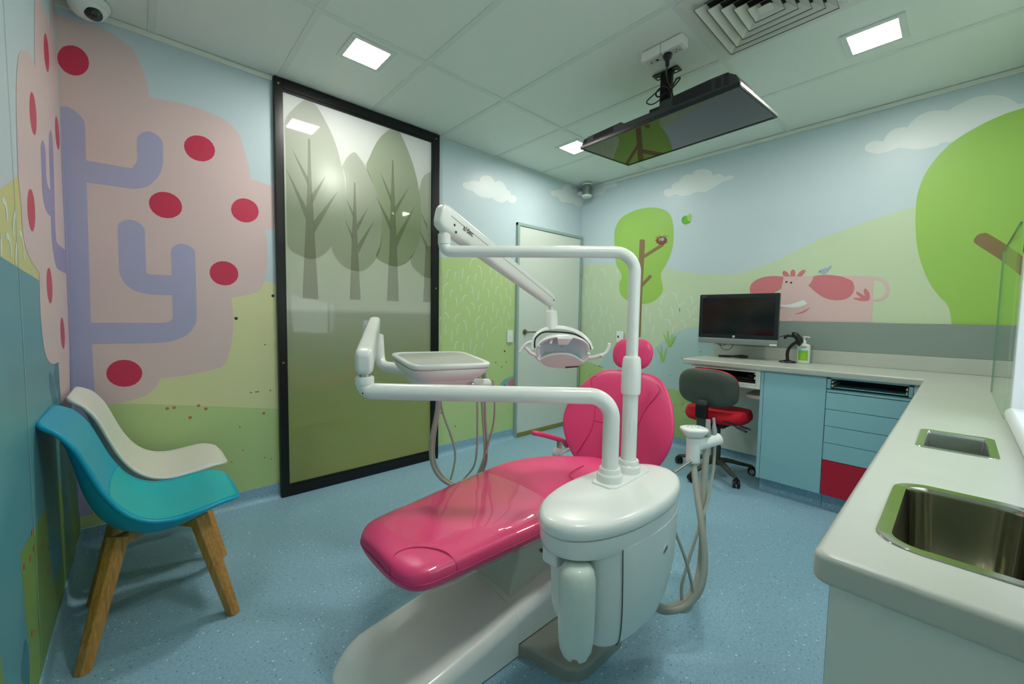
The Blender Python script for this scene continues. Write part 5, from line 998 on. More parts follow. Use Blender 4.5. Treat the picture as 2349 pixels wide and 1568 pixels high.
# bottle
wb = thing('water_bottle', 'translucent white water bottle hanging under the left end of the oval cabinet', 'bottle', (-2.935, -2.315, .36))
bx_, by_ = -2.925, -2.325
R_ = []
for r_, z in ((.020, .5525), (.030, .5515), (.040, .545), (.046, .533), (.0495, .515), (.051, .49), (.051, .44), (.050, .38), (.048, .34), (.045, .315)):
    R_.append([(bx_ + r_ * math.cos(a), by_ + r_ * math.sin(a), z) for a in [2 * PI * k / 40 for k in range(40)]])
def foot(a): return .298 + .012 * max(0, math.cos(a * 5)) 
R_.append([(bx_ + .038 * math.cos(a), by_ + .038 * math.sin(a), foot(a)) for a in [2 * PI * k / 40 for k in range(40)]])
R_.append([(bx_ + .022 * math.cos(a), by_ + .022 * math.sin(a), foot(a) + .006) for a in [2 * PI * k / 40 for k in range(40)]])
bm_ = mat('bottle_plastic', (214, 226, 216), rough=.3, coat=.3)
mb = MB(); mb.loft(R_, True); mb.build('bottle_body', bm_, wb, smooth=70)
MB().lathe([(.051, .452), (.0513, .450), (.0513, .449), (.051, .448)], (bx_, by_, 0), n=28).build('level_ring', bm_, wb)

# instrument arm: pole, horizontal bar, elbow, spring arm
ta = thing('tray_support', 'thick white lower swivel arm reaching left from the oval cabinet to the tray', 'swivel arm', (PB1.x, PB1.y, .7))
E1 = Vector((-3.237,-1.651,0.949)); top1 = Vector((PB1.x, PB1.y, .9655))
bz = Vector((E1.x, E1.y, .9655))
mb = MB(); mb.tube(fillet([(PB1.x, PB1.y, .70), top1, bz, (bz.x, bz.y, .998)], [.075, .028], 12), .0275, 28); mb.build('lower_arm', plastic, ta, smooth=60)
mb = MB().lathe([(.0275, .985), (.0305, .992), (.0305, 1.012), (.028, 1.016)], (bz.x, bz.y, 0), n=32); mb.build('elbow_sleeve', plastic, ta)
MB().lathe([(.019, 1.012), (.019, 1.035)], (bz.x, bz.y, 0), n=28).build('steel_pivot', steel, ta)
MB().lathe([(.0025, 0), (.0025, .001)], (-3.253,-1.673,0.963), (Vector((-.67, -.74, 0))), 10).build('grub_screw', black_m, ta)
# spring arm rising away from the camera
S0_ = Vector((bz.x - .005, bz.y - .01, 1.068)); S1_ = Vector((-2.889,-0.945,1.177))
def spring_arm(mb, a, b, w0, h0, w1, h1, e=3.6, over=.03, n=36, cuts=None):
    d = (b - a).normalized(); up = Vector((0, 0, 1)); up = (up - d * up.dot(d)).normalized(); sd_ = d.cross(up); L = (b - a).length; R_ = []
    for q, s_ in ((-over, .45), (-over * .9, .7), (-over * .6, .9), (0, 1), (.02, 1)) + tuple((L * k / 8, 1) for k in range(1, 8)) + ((L - .02, 1), (L, .97), (L + over * .6, .85), (L + over * .85, .62), (L + over, .35)):
        t_ = min(max(q / L, 0), 1); w, h = w0 + (w1 - w0) * t_, h0 + (h1 - h0) * t_
        R_.append([a + d * q + sd_ * (w * s_ * math.copysign(abs(math.cos(x)) ** (2 / e), math.cos(x))) + up * (h * s_ * math.copysign(abs(math.sin(x)) ** (2 / e), math.sin(x))) for x in [2 * PI * k / n for k in range(n)]])
    return mb.loft(R_, True)
mb = MB(); spring_arm(mb, S0_, S1_, .030, .045, .028, .036); mb.build('spring_arm', plastic, ta, smooth=60)
mb = MB(); F0 = Vector((-2.935,-0.932,1.163)); mb.tube([F0 + Vector((0, 0, .03)), F0, F0 + Vector((0, 0, -.06))], .018, 16, flat=.8); mb.build('far_knob', plastic, ta)
# control head tray
TC = Vector((-2.79, -1.42, 1.033)); ty = math.radians(-8.6); ta1, ta2 = math.radians(-1.1), math.radians(5.6)
te1 = Vector((math.cos(ta1) * math.cos(ty), math.cos(ta1) * math.sin(ty), math.sin(ta1))); te2 = Vector((-math.sin(ty) * math.cos(ta2), math.cos(ty) * math.cos(ta2), math.sin(ta2))); tn = te1.cross(te2).normalized()
def tr(a, b, c): return TC + te1 * a + te2 * b + tn * c
th = thing('instrument_tray', 'white dental instrument tray head with a grey mat on top', 'instrument tray', TC[:])
def tring(a, b, c, e=7, n=72): return [tr(x, y, c) for x, y, _ in sup(0, 0, a, b, n, e)]
mb = MB(); mb.loft([tring(.11, .09, -.114, 4), tring(.128, .108, -.112, 4), tring(.138, .118, -.102, 4), tring(.143, .124, -.078, 4), tring(.147, .128, -.074, 4), tring(.160, .139, -.067, 4.5), tring(.175, .150, -.050, 5), tring(.182, .154, -.034, 6), tring(.184, .155, -.022)], True); mb.build('lower_housing', plastic, th, smooth=60)
mb = MB(); mb.loft([tring(.180, .152, -.0215), tring(.188, .156, -.016), tring(.190, .158, -.006), tring(.187, .155, .001), tring(.180, .148, .003), tring(.171, .140, .0015), tring(.168, .137, -.004)], True); mb.build('rim', plastic, th, smooth=60)
mb = MB(); mb.loft([tring(.1675, .1365, -.0075), tring(.1675, .1365, -.0015), tring(.166, .135, -.0005)], True); mb.build('tray_mat', mat('tray_mat', (172, 176, 164), rough=.5), th)
dd_ = tr(.095, -.128, -.097); mb = MB().lathe([(.014, 0), (.014, .01), (.010, .016), (.006, .017), (.006, .03)], dd_, -te2, 24); mb.build('toggle_knob', chrome, th)
mb = MB(); a_ = Vector((-2.878,-0.961,1.114)); b_ = Vector((-2.906,-1.042,0.969)); c_ = Vector((-2.885,-1.157,0.951)); d_ = Vector((-2.854,-1.293,0.964))
mb.tube(fillet([a_, b_, d_ ], .08, 12), .026, 24); mb.build('mounting_elbow', plastic, th)
# instrument holder bar on the far right side, with handpieces and hoses
hb0 = tr(.10, -.06, -.105); hb1 = tr(.215, -.075, -.115)
mb = MB(); mb.tube([hb0, hb1], .024, 20); mb.lathe([(.024, 0), (.018, .008), (.001, .011)], hb1, (hb1 - hb0), 20); mb.build('holder_bar', plastic, th, smooth=50)
hs = thing('handpiece', 'steel dental handpieces hanging in the holder on the right of the tray', 'handpiece', tr(.19, -.02, -.08)[:])
mb = MB()
for a, b in ((.172, -.04), (.198, -.05), (.205, -.02)):
    top = tr(a, b, -.03); bot = top + Vector((.01, 0, -.09)); mb.tube([top + Vector((-.012, 0, .012)), top, top.lerp(bot, .3), top.lerp(bot, .6), bot], [.004, .006, .005, .0075, .006], 12)
mb.build('steel_bodies', steel, hs)
def hose(name, label, pts, r, parent=None, m=hose_m, k=8, group=None):
    o = MB().tube(spl(pts, k, False), r, 12).build(name, m, parent, smooth=80)
    if not parent: tag(o, label, 'hose', group)
    return o
hd_ = 1.95
hg_ = 'hoses hanging below the instrument tray'
hose('tray_hose', 'thick grey hose looping down from the left underside of the tray', [(-2.796,-1.404,0.914), (-2.796,-1.401,0.802), (-2.804,-1.366,0.643), (-2.779,-1.33,0.524), (-2.726,-1.319,0.432), (-2.652,-1.324,0.369)], .0095, group=hg_)
hose('tray_hose', 'second grey hose beside the thick one under the left of the tray', [(-2.777,-1.396,0.906), (-2.774,-1.381,0.796), (-2.779,-1.349,0.634), (-2.754,-1.313,0.524), (-2.707,-1.309,0.435), (-2.632,-1.315,0.368)], .006, group=hg_)
hose('tray_hose', 'thin grey hose curving right in front of the black door post', [(-2.742,-1.334,0.888), (-2.726,-1.332,0.77), (-2.68,-1.344,0.635), (-2.64,-1.321,0.533), (-2.632,-1.295,0.446), (-2.64,-1.268,0.359)], .0055, group=hg_)
hose('tray_hose', 'straight grey hose left of the bundle before the green wall', [(-2.64,-1.494,0.9), (-2.613,-1.465,0.735), (-2.589,-1.432,0.573), (-2.574,-1.387,0.469), (-2.586,-1.315,0.383)], .005, group=hg_)
hose('tray_hose', 'grey hose in the middle of the right bundle under the tray', [(-2.625,-1.507,0.9), (-2.593,-1.483,0.736), (-2.56,-1.458,0.574), (-2.542,-1.416,0.47), (-2.557,-1.343,0.361)], .0065, group=hg_)
hose('tray_hose', 'grey hose right of the middle one in the bundle under the tray', [(-2.613,-1.518,0.9), (-2.584,-1.491,0.736), (-2.552,-1.466,0.574), (-2.532,-1.425,0.47), (-2.541,-1.358,0.361)], .0055, group=hg_)
hose('tray_hose', 'outermost right hose curving in from the holder bar under the tray', [(-2.596,-1.558,0.934), (-2.581,-1.555,0.81), (-2.56,-1.516,0.695), (-2.559,-1.461,0.553), (-2.559,-1.403,0.437), (-2.558,-1.344,0.35)], .005, group=hg_)

# operating light on its pole
lt = thing('operating_light', 'white dental operating light on a tall pole with a slanting spring arm', 'operating light', (PB2.x, PB2.y, .7))
ze = 1.4535; EL = Vector((-2.981,-1.738,1.452)); EL = Vector((EL.x, EL.y, ze))
MB().lathe([(.0265, .70), (.0265, .975)], (PB2.x, PB2.y, 0), n=32).build('lower_pole', plastic, lt)
MB().lathe([(.0265, .955), (.0325, .962), (.0335, .975), (.033, 1.05), (.030, 1.085), (.025, 1.093)], (PB2.x, PB2.y, 0), n=36).build('pole_sleeve', plastic, lt)
mb = MB(); mb.tube(fillet([(PB2.x, PB2.y, 1.08), (PB2.x, PB2.y, ze), EL, (EL.x, EL.y, ze + .055)], [.07, .026], 12), .0205, 28); mb.build('upper_pole', plastic, lt, smooth=60)
MB().lathe([(.0225, ze + .025), (.0225, ze + .058), (.020, ze + .061), (.0165, ze + .061), (.0165, ze + .115)], (EL.x, EL.y, 0), n=28).build('swivel_sleeve', plastic, lt)
dpl = Vector((-2.547,-2.219,0.874))
MB().box((-.008, -.0012, -.026), (.008, .0012, .026), .0, 1, M=Matrix.Translation(Vector((PB2.x, PB2.y, .845)) + Vector((-.62, -.785, 0)) * .0262) @ Matrix.Rotation(math.radians(-38), 4, 'Z')).build('access_plug', plastic, lt)
A0 = Vector((-2.989,-1.744,1.568)); A1 = Vector((-2.138,-1.483,1.318))
mb = MB(); spring_arm(mb, A0, A1, .026, .047, .022, .036, over=.03); mb.build('spring_arm', plastic, lt, smooth=60)
ad = (A1 - A0).normalized(); au = (Vector((0, 0, 1)) - ad * ad.z).normalized(); as_ = ad.cross(au)
if as_.dot(Vector((-.67, -.74, 0))) < 0: as_ = -as_
mb = MB(); mb.tube([A0 + ad * .01 + as_ * .0262 + au * .010, A1 - ad * .01 + as_ * .0222 + au * .0075], .0009, 6); mb.build('arm_seam', mat('seam_grey', (150, 156, 150)), lt)
mb = MB()
for q, h_ in ((.035, -.012), (.05, -.032)): mb.lathe([(.0045, -.001), (.0045, .0015)], A0 + ad * q + as_ * .0255 + au * h_, as_, 14)
mb.lathe([(.005, -.001), (.005, .0015)], A1 + ad * .0 + as_ * .0215, as_, 14); mb.build('arm_bolts', mat('bolt_dark', (70, 76, 74), metal=.6, rough=.4), lt)
lettering('a/dec', .03, A0 + ad * .115 + as_ * .0266 + au * .004, ad, au, 'logo_lettering', mat('logo_dark', (40, 52, 50)), lt)
G0 = Vector((-2.121,-1.477,1.252))
MB().tube([A1 + Vector((0, 0, -.01)), G0 + Vector((0, 0, .01)), G0], [.011, .011, .013], 18).build('hanger', plastic, lt)
G1 = Vector((-2.121,-1.485,1.161))
mb = MB(); R_ = [];
for q, s_ in ((-.012, .7), (-.006, .92), (0, 1), (.5, 1.02), (1.0, 1), (1.08, .85), (1.12, .55)):
    c = G0.lerp(G1, q) if q > 0 else G0 + Vector((0, 0, -q)); R_.append([(c.x + x * s_, c.y + y * s_, c.z) for x, y, _ in sup(0, 0, .032, .026, 32, 3.4)])
mb.loft(R_, True); mb.build('drop_link', plastic, lt, smooth=60)
fw_ = Vector((.674, .739, 0)); rt_ = Vector((.739, -.674, 0))
HC = Vector((-2.11,-1.557,1.074))
# yoke: flattened arch
def hp(a, b, c): return HC + rt_ * a + Vector((0, 0, 1)) * b - fw_ * c
def arc(pts, k=6): return [hp(*q) for q in spl(pts, k, False)]
mb = MB(); mb.tube(arc([(-.160, -.030, .0), (-.150, .035, -.02), (-.11, .075, -.03), (-.05, .092, -.035), (.03, .088, -.03), (.09, .065, -.02), (.135, .025, -.01), (.155, -.02, .0)]), .017, 16, flat=.7); mb.build('yoke', plastic, lt, smooth=60)
mb = MB(); mb.tube(arc([(-.152, -.012, .016), (-.148, .035, .0), (-.11, .068, -.008), (-.05, .072, -.010), (.03, .068, -.008), (.09, .05, .0), (.135, .012, .012), (.148, -.018, .016)]), .0045, 8); mb.build('black_trim', black_m, lt)
# lamp head: shallow dish, facing the viewer and a little down
hn = (-fw_ * .86 + Vector((0, 0, -.50))).normalized(); hu = (Vector((0, 0, 1)) - hn * hn.z).normalized(); HH = hp(-.003, -.030, .02)
def hring(a, b, d, e=2.3, n=48, dy=0): return [HH + rt_ * x + hu * (y + dy) + hn * d for x, y, _ in sup(0, 0, a, b, n, e)]
mb = MB(); mb.loft([hring(.02, .015, -.085), hring(.075, .05, -.076), hring(.12, .082, -.05), hring(.142, .096, -.014), hring(.147, .100, .0), hring(.143, .096, .006), hring(.134, .088, .004), hring(.124, .080, -.006)], False); mb.build('lamp_shell', plastic, lt, smooth=60)
mb = MB(); mb.loft([hring(.125, .081, -.006), hring(.10, .064, -.024), hring(.05, .03, -.040), hring(.004, .003, -.044)], False); mb.build('reflector', mat('lamp_reflector', (226, 238, 248), rough=.3, metal=.25, coat=.5), lt, smooth=180)
mb = MB(); mb.prism(spl([(-.122, -.048), 0, (-.085, -.020), (-.03, -.004), (.02, -.004), (.07, -.022), (.118, -.058), 0, (.09, -.082), (.04, -.096), (-.03, -.097), (-.09, -.083)], 4), lambda a, b, d: HH + rt_ * a + hu * b + hn * d, .002, .022, .004); mb.build('front_shield', plastic_w, lt)
for pts_ in ([(-.132, -.01), (-.135, .03), (-.128, .045)], [(-.136, .01), (-.138, -.03), (-.118, -.052)], [(.138, .0), (.135, -.03), (.112, -.060)]):
    mb = MB(); mb.tube([HH + rt_ * a + hu * b + hn * .014 for a, b in spl(pts_, 4, False)], .008, 10); mb.build('side_bar', plastic, lt)
mb = MB(); mb.prism([(-.028, .052), (.022, .052), (.044, .0935), (-.036, .0935)], lambda a, b, d: HH + rt_ * a + hu * b + hn * d, .0, .018, .005); mb.build('top_bracket', plastic, lt)
MB().tube([HH + rt_ * .02 - hu * .090 + hn * .020, HH + rt_ * .09 - hu * .083 + hn * .018], .006, 8).build('switch_slot', mat('slot_dark', (50, 26, 26)), lt)
for s_ in (-1, 1):
    mb = MB()
    if s_ < 0: mb.tube(arc([(-.135, -.05, .02), (-.165, -.045, .03), (-.195, -.018, .04), (-.212, .0, .045)]), [.010] * 19, 12); mb.tube(arc([(-.168, .022, .05), (-.195, .012, .05), (-.218, -.012, .05), (-.234, -.04, .05)]), [.006] + [.0105] * 17 + [.007], 12, flat=.8)
    else: mb.tube(arc([(.135, -.06, .02), (.162, -.058, .03), (.20, -.045, .04), (.212, -.04, .045)]), [.010] * 19, 12); mb.tube(arc([(.195, -.052, .05), (.222, -.03, .05), (.235, -.005, .05), (.238, .02, .05)]), [.007] + [.0105] * 17 + [.006], 12, flat=.8)
    mb.build('handle', plastic, lt, smooth=60)
mb = MB(); mb.tube(arc([(-.062, .06, .035), (-.064, .035, .045), (-.072, .012, .055)]), .0065, 10); mb.build('toggle', plastic, lt)

# ---------------------------------------------------------------- assistant holder right of the cabinet
ah = thing('assistant_holder', 'white touch pad and suction holder on a steel rod right of the cabinet', 'instrument holder', (-2.202,-2.316,0.717))
AT = Vector((-2.198,-2.314,0.786)); AB = Vector((-2.204,-2.318,0.666))
MB().tube([(-2.319,-2.296,0.648), (-2.198,-2.322,0.683)], .006, 12).build('steel_rod', steel, ah)
mb = MB().lathe([(.024, 0), (.026, .003), (.026, .028), (.0255, .030), (.0262, .032), (.0262, .075), (.0255, .077), (.0265, .080), (.027, .098)], (AT.x, AT.y, AB.z), n=32); mb.build('post', plastic, ah)
top = Vector((AT.x, AT.y, AB.z + .097))
R_ = []
for s_, z in ((.026, 0), (.034, .012), (.044, .024), (.048, .032), (.046, .038), (.038, .041), (.01, .0415)):
    R_.append([top + rt_ * (x * 1.05) + fw_ * (y * .9) + Vector((0, 0, z)) for x, y, _ in sup(0, 0, s_, s_, 36, 3.0)])
MB().loft(R_, True).build('touch_pad', plastic, ah, smooth=60)
mb = MB()
for a, b in ((-.012, .018), (.0, .018), (.012, .014), (.022, .010), (-.022, .008), (-.012, -.008), (.010, -.010)): mb.box(top + rt_ * a + fw_ * b + Vector((-.0035, -.002, .0412)), top + rt_ * a + fw_ * b + Vector((.0035, .002, .0420)))
mb.build('pad_symbols', mat('pad_blue', (110, 150, 210)), ah, smooth=0)
H0 = Vector((AT.x, AT.y, AB.z + .062)); H1 = Vector((-2.123,-2.385,0.762))
mb = MB(); mb.tube([H0, H0.lerp(H1, .95)], .0225, 24); mb.lathe([(.0225, 0), (.020, .006), (.012, .010), (.001, .0115)], H0.lerp(H1, .95), H1 - H0, 24); mb.build('holder_bar', plastic, ah, smooth=50)
s1 = thing('suction_tip', 'wide grey suction tip standing in the holder bar', 'suction tip', (-2.158,-2.352,0.769))
a, b = Vector((-2.158,-2.352,0.766)), Vector((-2.155,-2.349,0.834)); tip_m = mat('tip_grey', (158, 166, 166), rough=.35)
MB().tube([a, a.lerp(b, .3), a.lerp(b, .5), a.lerp(b, .95), b], [.0115, .011, .0095, .0085, .0085], 18).build('tip_body', tip_m, s1)
s2 = thing('suction_tip', 'narrow bent grey suction tip at the right in the holder bar', 'suction tip', (-2.137,-2.37,0.778))
a, b = Vector((-2.139,-2.369,0.773)), Vector((-2.139,-2.363,0.841))
MB().tube([a, a.lerp(b, .3), a.lerp(b, .6), Vector((-2.139,-2.365,0.824)), b], [.009, .010, .0065, .005, .005], 18).build('tip_body', tip_m, s2)
hg2 = 'hoses of the assistant holder'
hose('suction_hose', 'thick grey hose falling from the bottom of the touch pad post', [(-2.202,-2.321,0.659), (-2.228,-2.345,0.576), (-2.268,-2.384,0.476), (-2.302,-2.417,0.361), (-2.335,-2.422,0.272), (-2.369,-2.396,0.209), (-2.401,-2.356,0.177), (-2.412,-2.307,0.158), (-2.425,-2.292,0.187)], .0115, group=hg2)
hose('suction_hose', 'thickest grey hose falling from under the wide suction tip', [(-2.161,-2.351,0.735), (-2.171,-2.351,0.633), (-2.201,-2.361,0.505), (-2.239,-2.381,0.353), (-2.284,-2.388,0.256), (-2.336,-2.373,0.197), (-2.372,-2.342,0.169), (-2.408,-2.31,0.168), (-2.427,-2.289,0.203)], .0125, group=hg2)
hose('suction_hose', 'thin grey hose falling from under the narrow suction tip', [(-2.138,-2.371,0.749), (-2.147,-2.373,0.633), (-2.212,-2.378,0.514), (-2.279,-2.378,0.435), (-2.336,-2.364,0.3), (-2.349,-2.358,0.236), (-2.347,-2.365,0.169)], .0055, group=hg2)
hose('suction_hose', 'thin grey hose looping out of the right side of the oval cabinet', [(-2.371,-2.316,0.492), (-2.364,-2.326,0.46), (-2.335,-2.361,0.348), (-2.319,-2.385,0.237), (-2.325,-2.385,0.17), (-2.343,-2.37,0.153), (-2.378,-2.337,0.159), (-2.419,-2.298,0.187)], .0055, group=hg2)

# ---------------------------------------------------------------- task chair
tc_ = thing('task_chair', 'red task chair with a dark grey backrest pushed up to the desk', 'office chair', (-.50, -1.72, 0))
tk = Vector((-.47, -1.755, 0)); grey_u = mat('charcoal_plastic', (66, 70, 62), rough=.5); red_f = mat('red_fabric', (196, 10, 34), rough=.75, bump=.2, bump_scale=1200)
back_p = mat('grey_green_plastic', (74, 82, 74), rough=.45)
for q in [(-.427, -1.443), (-.74, -1.690), (-.600, -1.955), (-.225, -1.94), (-.16, -1.62)]:
    e = Vector((q[0], q[1], 0)); d = (e - tk).normalized(); L = (e - tk).length
    pts = [tk + d * .03 + Vector((0, 0, .125)), tk + d * .1 + Vector((0, 0, .12)), tk + d * (L * .7) + Vector((0, 0, .09)), tk + d * L + Vector((0, 0, .068))]
    mb = MB(); mb.tube(spl(pts, 4, False), [.026 - .0009 * k for k in range(13)], 14, flat=.8); bl_ = mb.build('base_leg', grey_u, tc_)
    cs = MB(); cc = e + Vector((0, 0, .03)); wd = Vector((-d.y, d.x, 0)); wd = (wd + d * .6).normalized()
    for s_ in (-1, 1): cs.lathe([(.024, 0), (.028, .003), (.028, .015), (.024, .018)], cc + wd * (.006 * s_), wd * s_, 22)
    cs.lathe([(.020, 0), (.024, .012), (.018, .03), (.008, .036)], cc + Vector((0, 0, .005)), n=16); cs_ = cs.build('caster', black_m, bl_)
    MB().lathe([(.017, 0), (.019, .001), (.019, .002)], cc - wd * .0235, -wd, 20).build('caster_ring', plastic_g, bl_)
MB().lathe([(.045, .10), (.045, .135), (.034, .14), (.034, .24), (.026, .25), (.026, .42)], tk, n=28).build('gas_column', grey_u, tc_)
R_ = []
for s_, z in ((.82, .450), (.93, .456), (1.0, .480), (1.0, .505), (.95, .526), (.8, .536), (.4, .533), (.05, .530)):
    R_.append([(tk.x + .01 + x, tk.y + y, z + (.012 * (y / .2) ** 2 if s_ < .99 and z > .51 else 0)) for x, y, _ in sup(0, 0, .215 * s_, .225 * s_, 44, 2.8)])
MB().loft(R_, True).build('seat', red_f, tc_, smooth=60)
MB().box((tk.x - .14, tk.y - .1, .415), (tk.x + .12, tk.y + .1, .455), .01).build('seat_plate', black_m, tc_)
# backrest: faces the desk (+x), seen from behind
bc = Vector((tk.x - .245, tk.y + .015, .722)); R1 = []; R2 = []
def bring(sy_, sz_, dx, e=2.7):
    return [(bc.x + dx + .06 * (y / .22) ** 2 * 1.0 + .03 * (z / .15) ** 2 - z * .12, bc.y + y, bc.z + z - (.02 * (y / .22) ** 2 if z < 0 else 0)) for y, z, _ in sup(0, 0, sy_, sz_, 44, e)]
MB().loft([bring(.10, .06, -.012), bring(.19, .112, -.010), bring(.214, .134, -.004), bring(.220, .140, .006), bring(.216, .136, .014)], True).build('back_shell', back_p, tc_, smooth=60)
MB().loft([bring(.206, .134, .0145), bring(.214, .142, .022), bring(.212, .140, .04), bring(.19, .13, .052), bring(.08, .05, .055)], True).build('back_cushion', red_f, tc_, smooth=60)
mb = MB(); mb.tube(spl([(bc.x - .008, bc.y, .63), (bc.x - .016, bc.y, .60), (bc.x - .02, bc.y, .52), (bc.x - .01, bc.y, .42), (bc.x + .06, bc.y, .395), (tk.x, tk.y, .40)], 5, False), .034, 14, flat=.4); mb.build('back_bar', mat('bar_grey', (62, 70, 68), rough=.45), tc_)
mb = MB(); mb.box((bc.x - .045, bc.y - .04, .50), (bc.x + .005, bc.y + .04, .60), .01); mb.build('height_sleeve', black_m, tc_)
for e0, e1 in (((-0.665,-1.907,0.489), (-0.659,-2.049,0.464)), ((-0.692,-1.881,0.498), (-0.792,-2.063,0.476))):
    a, b = Vector(e0), Vector(e1); MB().tube([tk + Vector((0, -.08, .415)), a, a.lerp(b, .5), a.lerp(b, .65), b], [.006, .006, .006, .014, .010], 12, flat=.6).build('lever', black_m, tc_)

# ---------------------------------------------------------------- desk things
mn = thing('computer_monitor', 'black all-in-one computer with a silver lower strip on the desk', 'computer', (-.22, -1.76, 1.0))
mdir = Vector((0, -1, 0)); MX = -.235
mA, mB_ = Vector((-0.26,-1.481,1.436)), Vector((-0.225,-2.061,1.438)); mC, mD = Vector((-0.26,-1.495,1.031)), Vector((-0.225,-2.078,1.034))
zt_, zb_ = (mA.z + mB_.z) / 2, (mC.z + mD.z) / 2; y_l, y_r = (mA.y + mC.y) / 2, (mB_.y + mD.y) / 2
ml = Vector((-.26, y_l, 0)); mr_ = Vector((-.225, y_r, 0)); mw = (mr_ - ml); mu = mw.normalized(); mN = Vector((-abs(mu.y), -mu.x * (1 if mu.y < 0 else -1), 0)); mN = Vector((mu.y, -mu.x, 0)); mN = mN if mN.x < 0 else -mN
W_ = mw.length
def mo(a, z, d): return ml + mu * a + Vector((0, 0, z)) + mN * d
def mbox(mb, a0, a1, z0, z1, d0, d1, bev=.002):
    M = Matrix(((mu.x, 0, mN.x, ml.x), (mu.y, 0, mN.y, ml.y), (0, 1, 0, 0), (0, 0, 0, 1))); return mb.box((a0, z0, d0), (a1, z1, d1), bev, 2, 0, M)
mb = MB(); mbox(mb, 0, W_, zb_ + .045, zt_, -.03, 0, .006); mb.build('housing', mat('monitor_black', (26, 36, 38), rough=.25), mn)
mb = MB(); mbox(mb, 0, W_, zb_, zb_ + .0455, -.034, .002, .006); mb.build('silver_strip', mat('monitor_silver', (150, 160, 160), rough=.35, metal=.6), mn)
mb = MB(); mbox(mb, .028, W_ - .028, zb_ + .078, zt_ - .032, .0, .0008, 0); mb.build('screen', mat('monitor_screen', (4, 5, 6), rough=.12, spec=.6), mn)
bdc = mo(W_ * .475, zb_ + .061, .0008); MB().lathe([(.0095, 0), (.0095, .0006)], bdc, mN, 28).build('round_logo', mat('logo_white', (225, 230, 230)), mn)
lettering('hp', .0135, bdc + mN * .001, mu, (0, 0, 1), 'logo_lettering', mat('logo_ink', (30, 40, 44)), mn)
lettering('PRO ONE', .007, mo(.035, zt_ - .018, .0006), mu, (0, 0, 1), 'model_lettering', mat('model_ink', (150, 156, 156)), mn, .0002)
mb = MB(); mbox(mb, W_ - .052, W_ - .004, zb_ + .002, zb_ + .014, .0015, .0032, 0); mb.build('white_sticker', plastic, mn)
mb = MB(); pM = mo(W_ / 2, 0, -.03); mb.box((pM.x - .0, pM.y - .06, 1.12), (-.03, pM.y + .06, 1.24), .006); mb.box((-.035, pM.y - .06, 1.09), (-.0165, pM.y + .06, 1.27), .003); mb.build('wall_arm', black_m, mn)
for lab, pts in (('short black cable drooping below the monitor at the left', [(.20, .002), (.215, -.012), (.24, -.018), (.265, -.012), (.28, -.002)]), ('longer black cable loop hanging below the monitor', [(.225, .0), (.235, -.03), (.265, -.05), (.30, -.05), (.33, -.03), (.345, .002)])):
    o = MB().tube([mo(a * .85 - .02, zb_ + b, -.02) for a, b in spl([(p[0], p[1]) for p in pts], 5, False)], .0022, 8).build('monitor_cable', black_m); tag(o, lab, 'cable', 'cables under the monitor')
# black handheld set lying on the desk
ph = tag(MB().tube([(-.20, -1.640, .925), (-.185, -1.70, .926), (-.175, -1.74, .928), (-.165, -1.80, .932), (-.16, -1.85, .930)], [.010, .013, .011, .018, .014], 16, flat=.75).build('handset', black_m, None, smooth=60), 'black handheld device lying on the desk below the monitor', 'handset')
cd = tag(MB().lathe([(.028, 0), (.028, .003), (.02, .004), (.019, .002)], (-.19, -1.985, WTOP), n=28).build('cable_grommet', mat('grommet_grey', (160, 164, 154))), 'small flat round grommet in the desk beside the scanner', 'grommet')
# barcode scanner on a curved stand
bs = thing('barcode_scanner', 'black barcode scanner on a curved stand beside the white pump bottle', 'barcode scanner', (-.14, -2.14, WTOP))
scx = Vector((-0.19,-2.131,0.92)); by0 = scx.y
mb = MB().lathe([(.054, 0), (.056, .004), (.050, .012), (.03, .016), (.013, .022)], (-.19, by0, WTOP), n=32, sx=.75, sy=1.0); mb.build('stand_base', black_m, bs)
def sp2(x, y): return X_(x, y)
mb = MB(); mb.tube(spl([(-0.19,-2.133,0.93), (-0.19,-2.128,0.976), (-0.19,-2.135,1.016), (-0.19,-2.158,1.051), (-0.2,-2.187,1.072)], 5, False), [.011] * 21, 12); mb.build('stand_neck', black_m, bs)
mb = MB(); mb.tube(spl([(-0.19,-2.103,1.093), (-0.19,-2.119,1.114), (-0.19,-2.146,1.115), (-0.2,-2.168,1.116)], 4, False), [.007] + [.012] * 11 + [.014], 14, flat=.8); mb.tube(spl([(-0.2,-2.154,1.122), (-0.2,-2.173,1.123), (-0.2,-2.193,1.102), (-0.2,-2.208,1.067), (-0.2,-2.217,1.058)], 4, False), [.010] + [.024] * 8 + [.026] * 6 + [.020, .018], 18, flat=.9); mb.build('scanner_body', mat('scanner_black', (16, 26, 28), rough=.25), bs)
o = MB().tube(spl([(-0.18,-2.068,1.105), (-0.18,-2.082,1.109), (-0.18,-2.105,1.117)], 4, False), .003, 8).build('cable', black_m, bs)
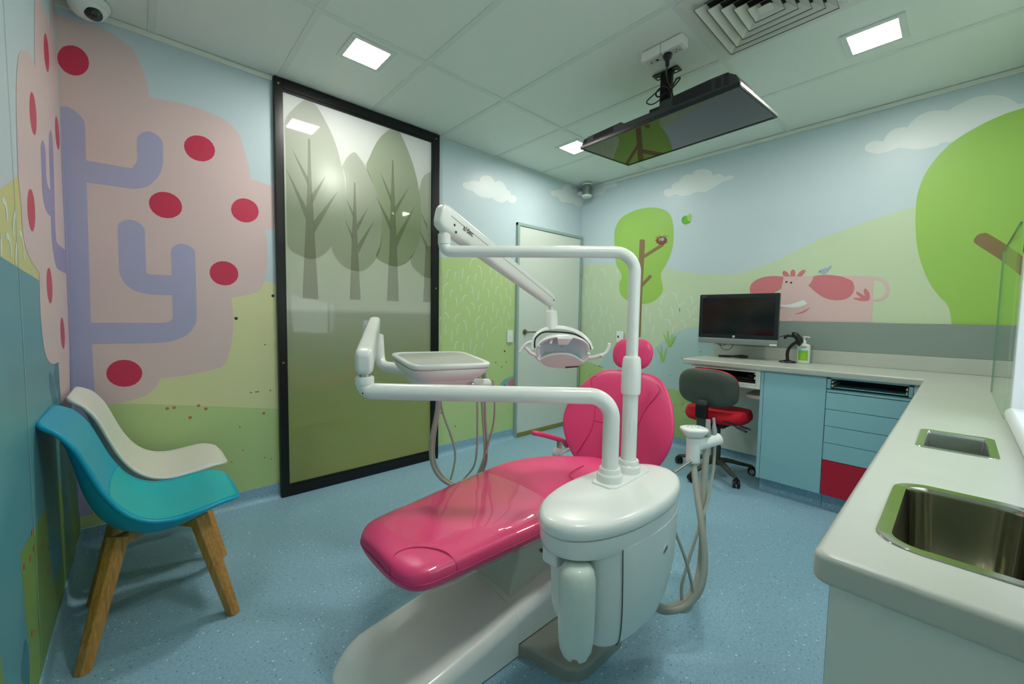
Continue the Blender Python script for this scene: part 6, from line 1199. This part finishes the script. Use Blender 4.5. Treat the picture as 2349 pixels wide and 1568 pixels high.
# pump bottle
pb = thing('soap_bottle', 'white pump bottle with a green label behind the scanner', 'bottle', (-0.13,-2.216,0.928))
bb = Vector((-0.13,-2.216,0.934)); bb.z = WTOP + .0008
def slb(y, z, w, d, e=3.2): return [(bb.x + x, bb.y + yy, bb.z + z) for x, yy, _ in sup(0, 0, d, w, 32, e)]
mb = MB(); mb.loft([slb(0, 0, .038, .022), slb(0, .004, .042, .025), slb(0, .13, .042, .025), slb(0, .138, .036, .022), slb(0, .146, .016, .014, 2)], True); mb.build('bottle_body', mat('soap_white', (222, 230, 222), rough=.3), pb, smooth=60)
mb = MB().lathe([(.014, .146), (.014, .164), (.010, .168), (.005, .172), (.005, .192), (.009, .193), (.009, .200)], bb, n=20); mb.tube([bb + Vector((0, 0, .197)), bb + Vector((-.004, -.03, .195)), bb + Vector((-.004, -.034, .189))], .004, 10); mb.build('pump', plastic, pb)
mb = MB(); mb.box((bb.x - .0262, bb.y - .034, bb.z + .022), (bb.x - .0248, bb.y + .026, bb.z + .092), 0); mb.build('green_label', mat('label_green', (126, 196, 24)), pb)
mb = MB(); mb.box((bb.x - .0262, bb.y - .034, bb.z + .092), (bb.x - .0248, bb.y + .026, bb.z + .098), 0); mb.build('label_stripe', mat('label_aqua', (90, 200, 200)), pb)
mb = MB()
for z, w in ((.112, .012), (.117, .026), (.122, .02)): mb.box((bb.x - .0256, bb.y - w, bb.z + z), (bb.x - .0249, bb.y + w * .6, bb.z + z + .002))
for k in range(5): mb.box((bb.x - .0265, bb.y - .02, bb.z + .035 + k * .009), (bb.x - .0262, bb.y + .012, bb.z + .037 + k * .009), mi=1)
mb.build('label_text', [mat('label_ink', (90, 100, 96)), mat('label_light', (200, 226, 150))], pb, smooth=0)
# acrylic holder behind the bottle
tag(MB().box((bb.x + .03, bb.y - .052, WTOP + .0005), (bb.x + .033, bb.y + .048, WTOP + .135)).build('acrylic_stand', thin_glass('acrylic', (.86, .9, .88), .05)), 'clear acrylic stand right behind the pump bottle', 'stand')
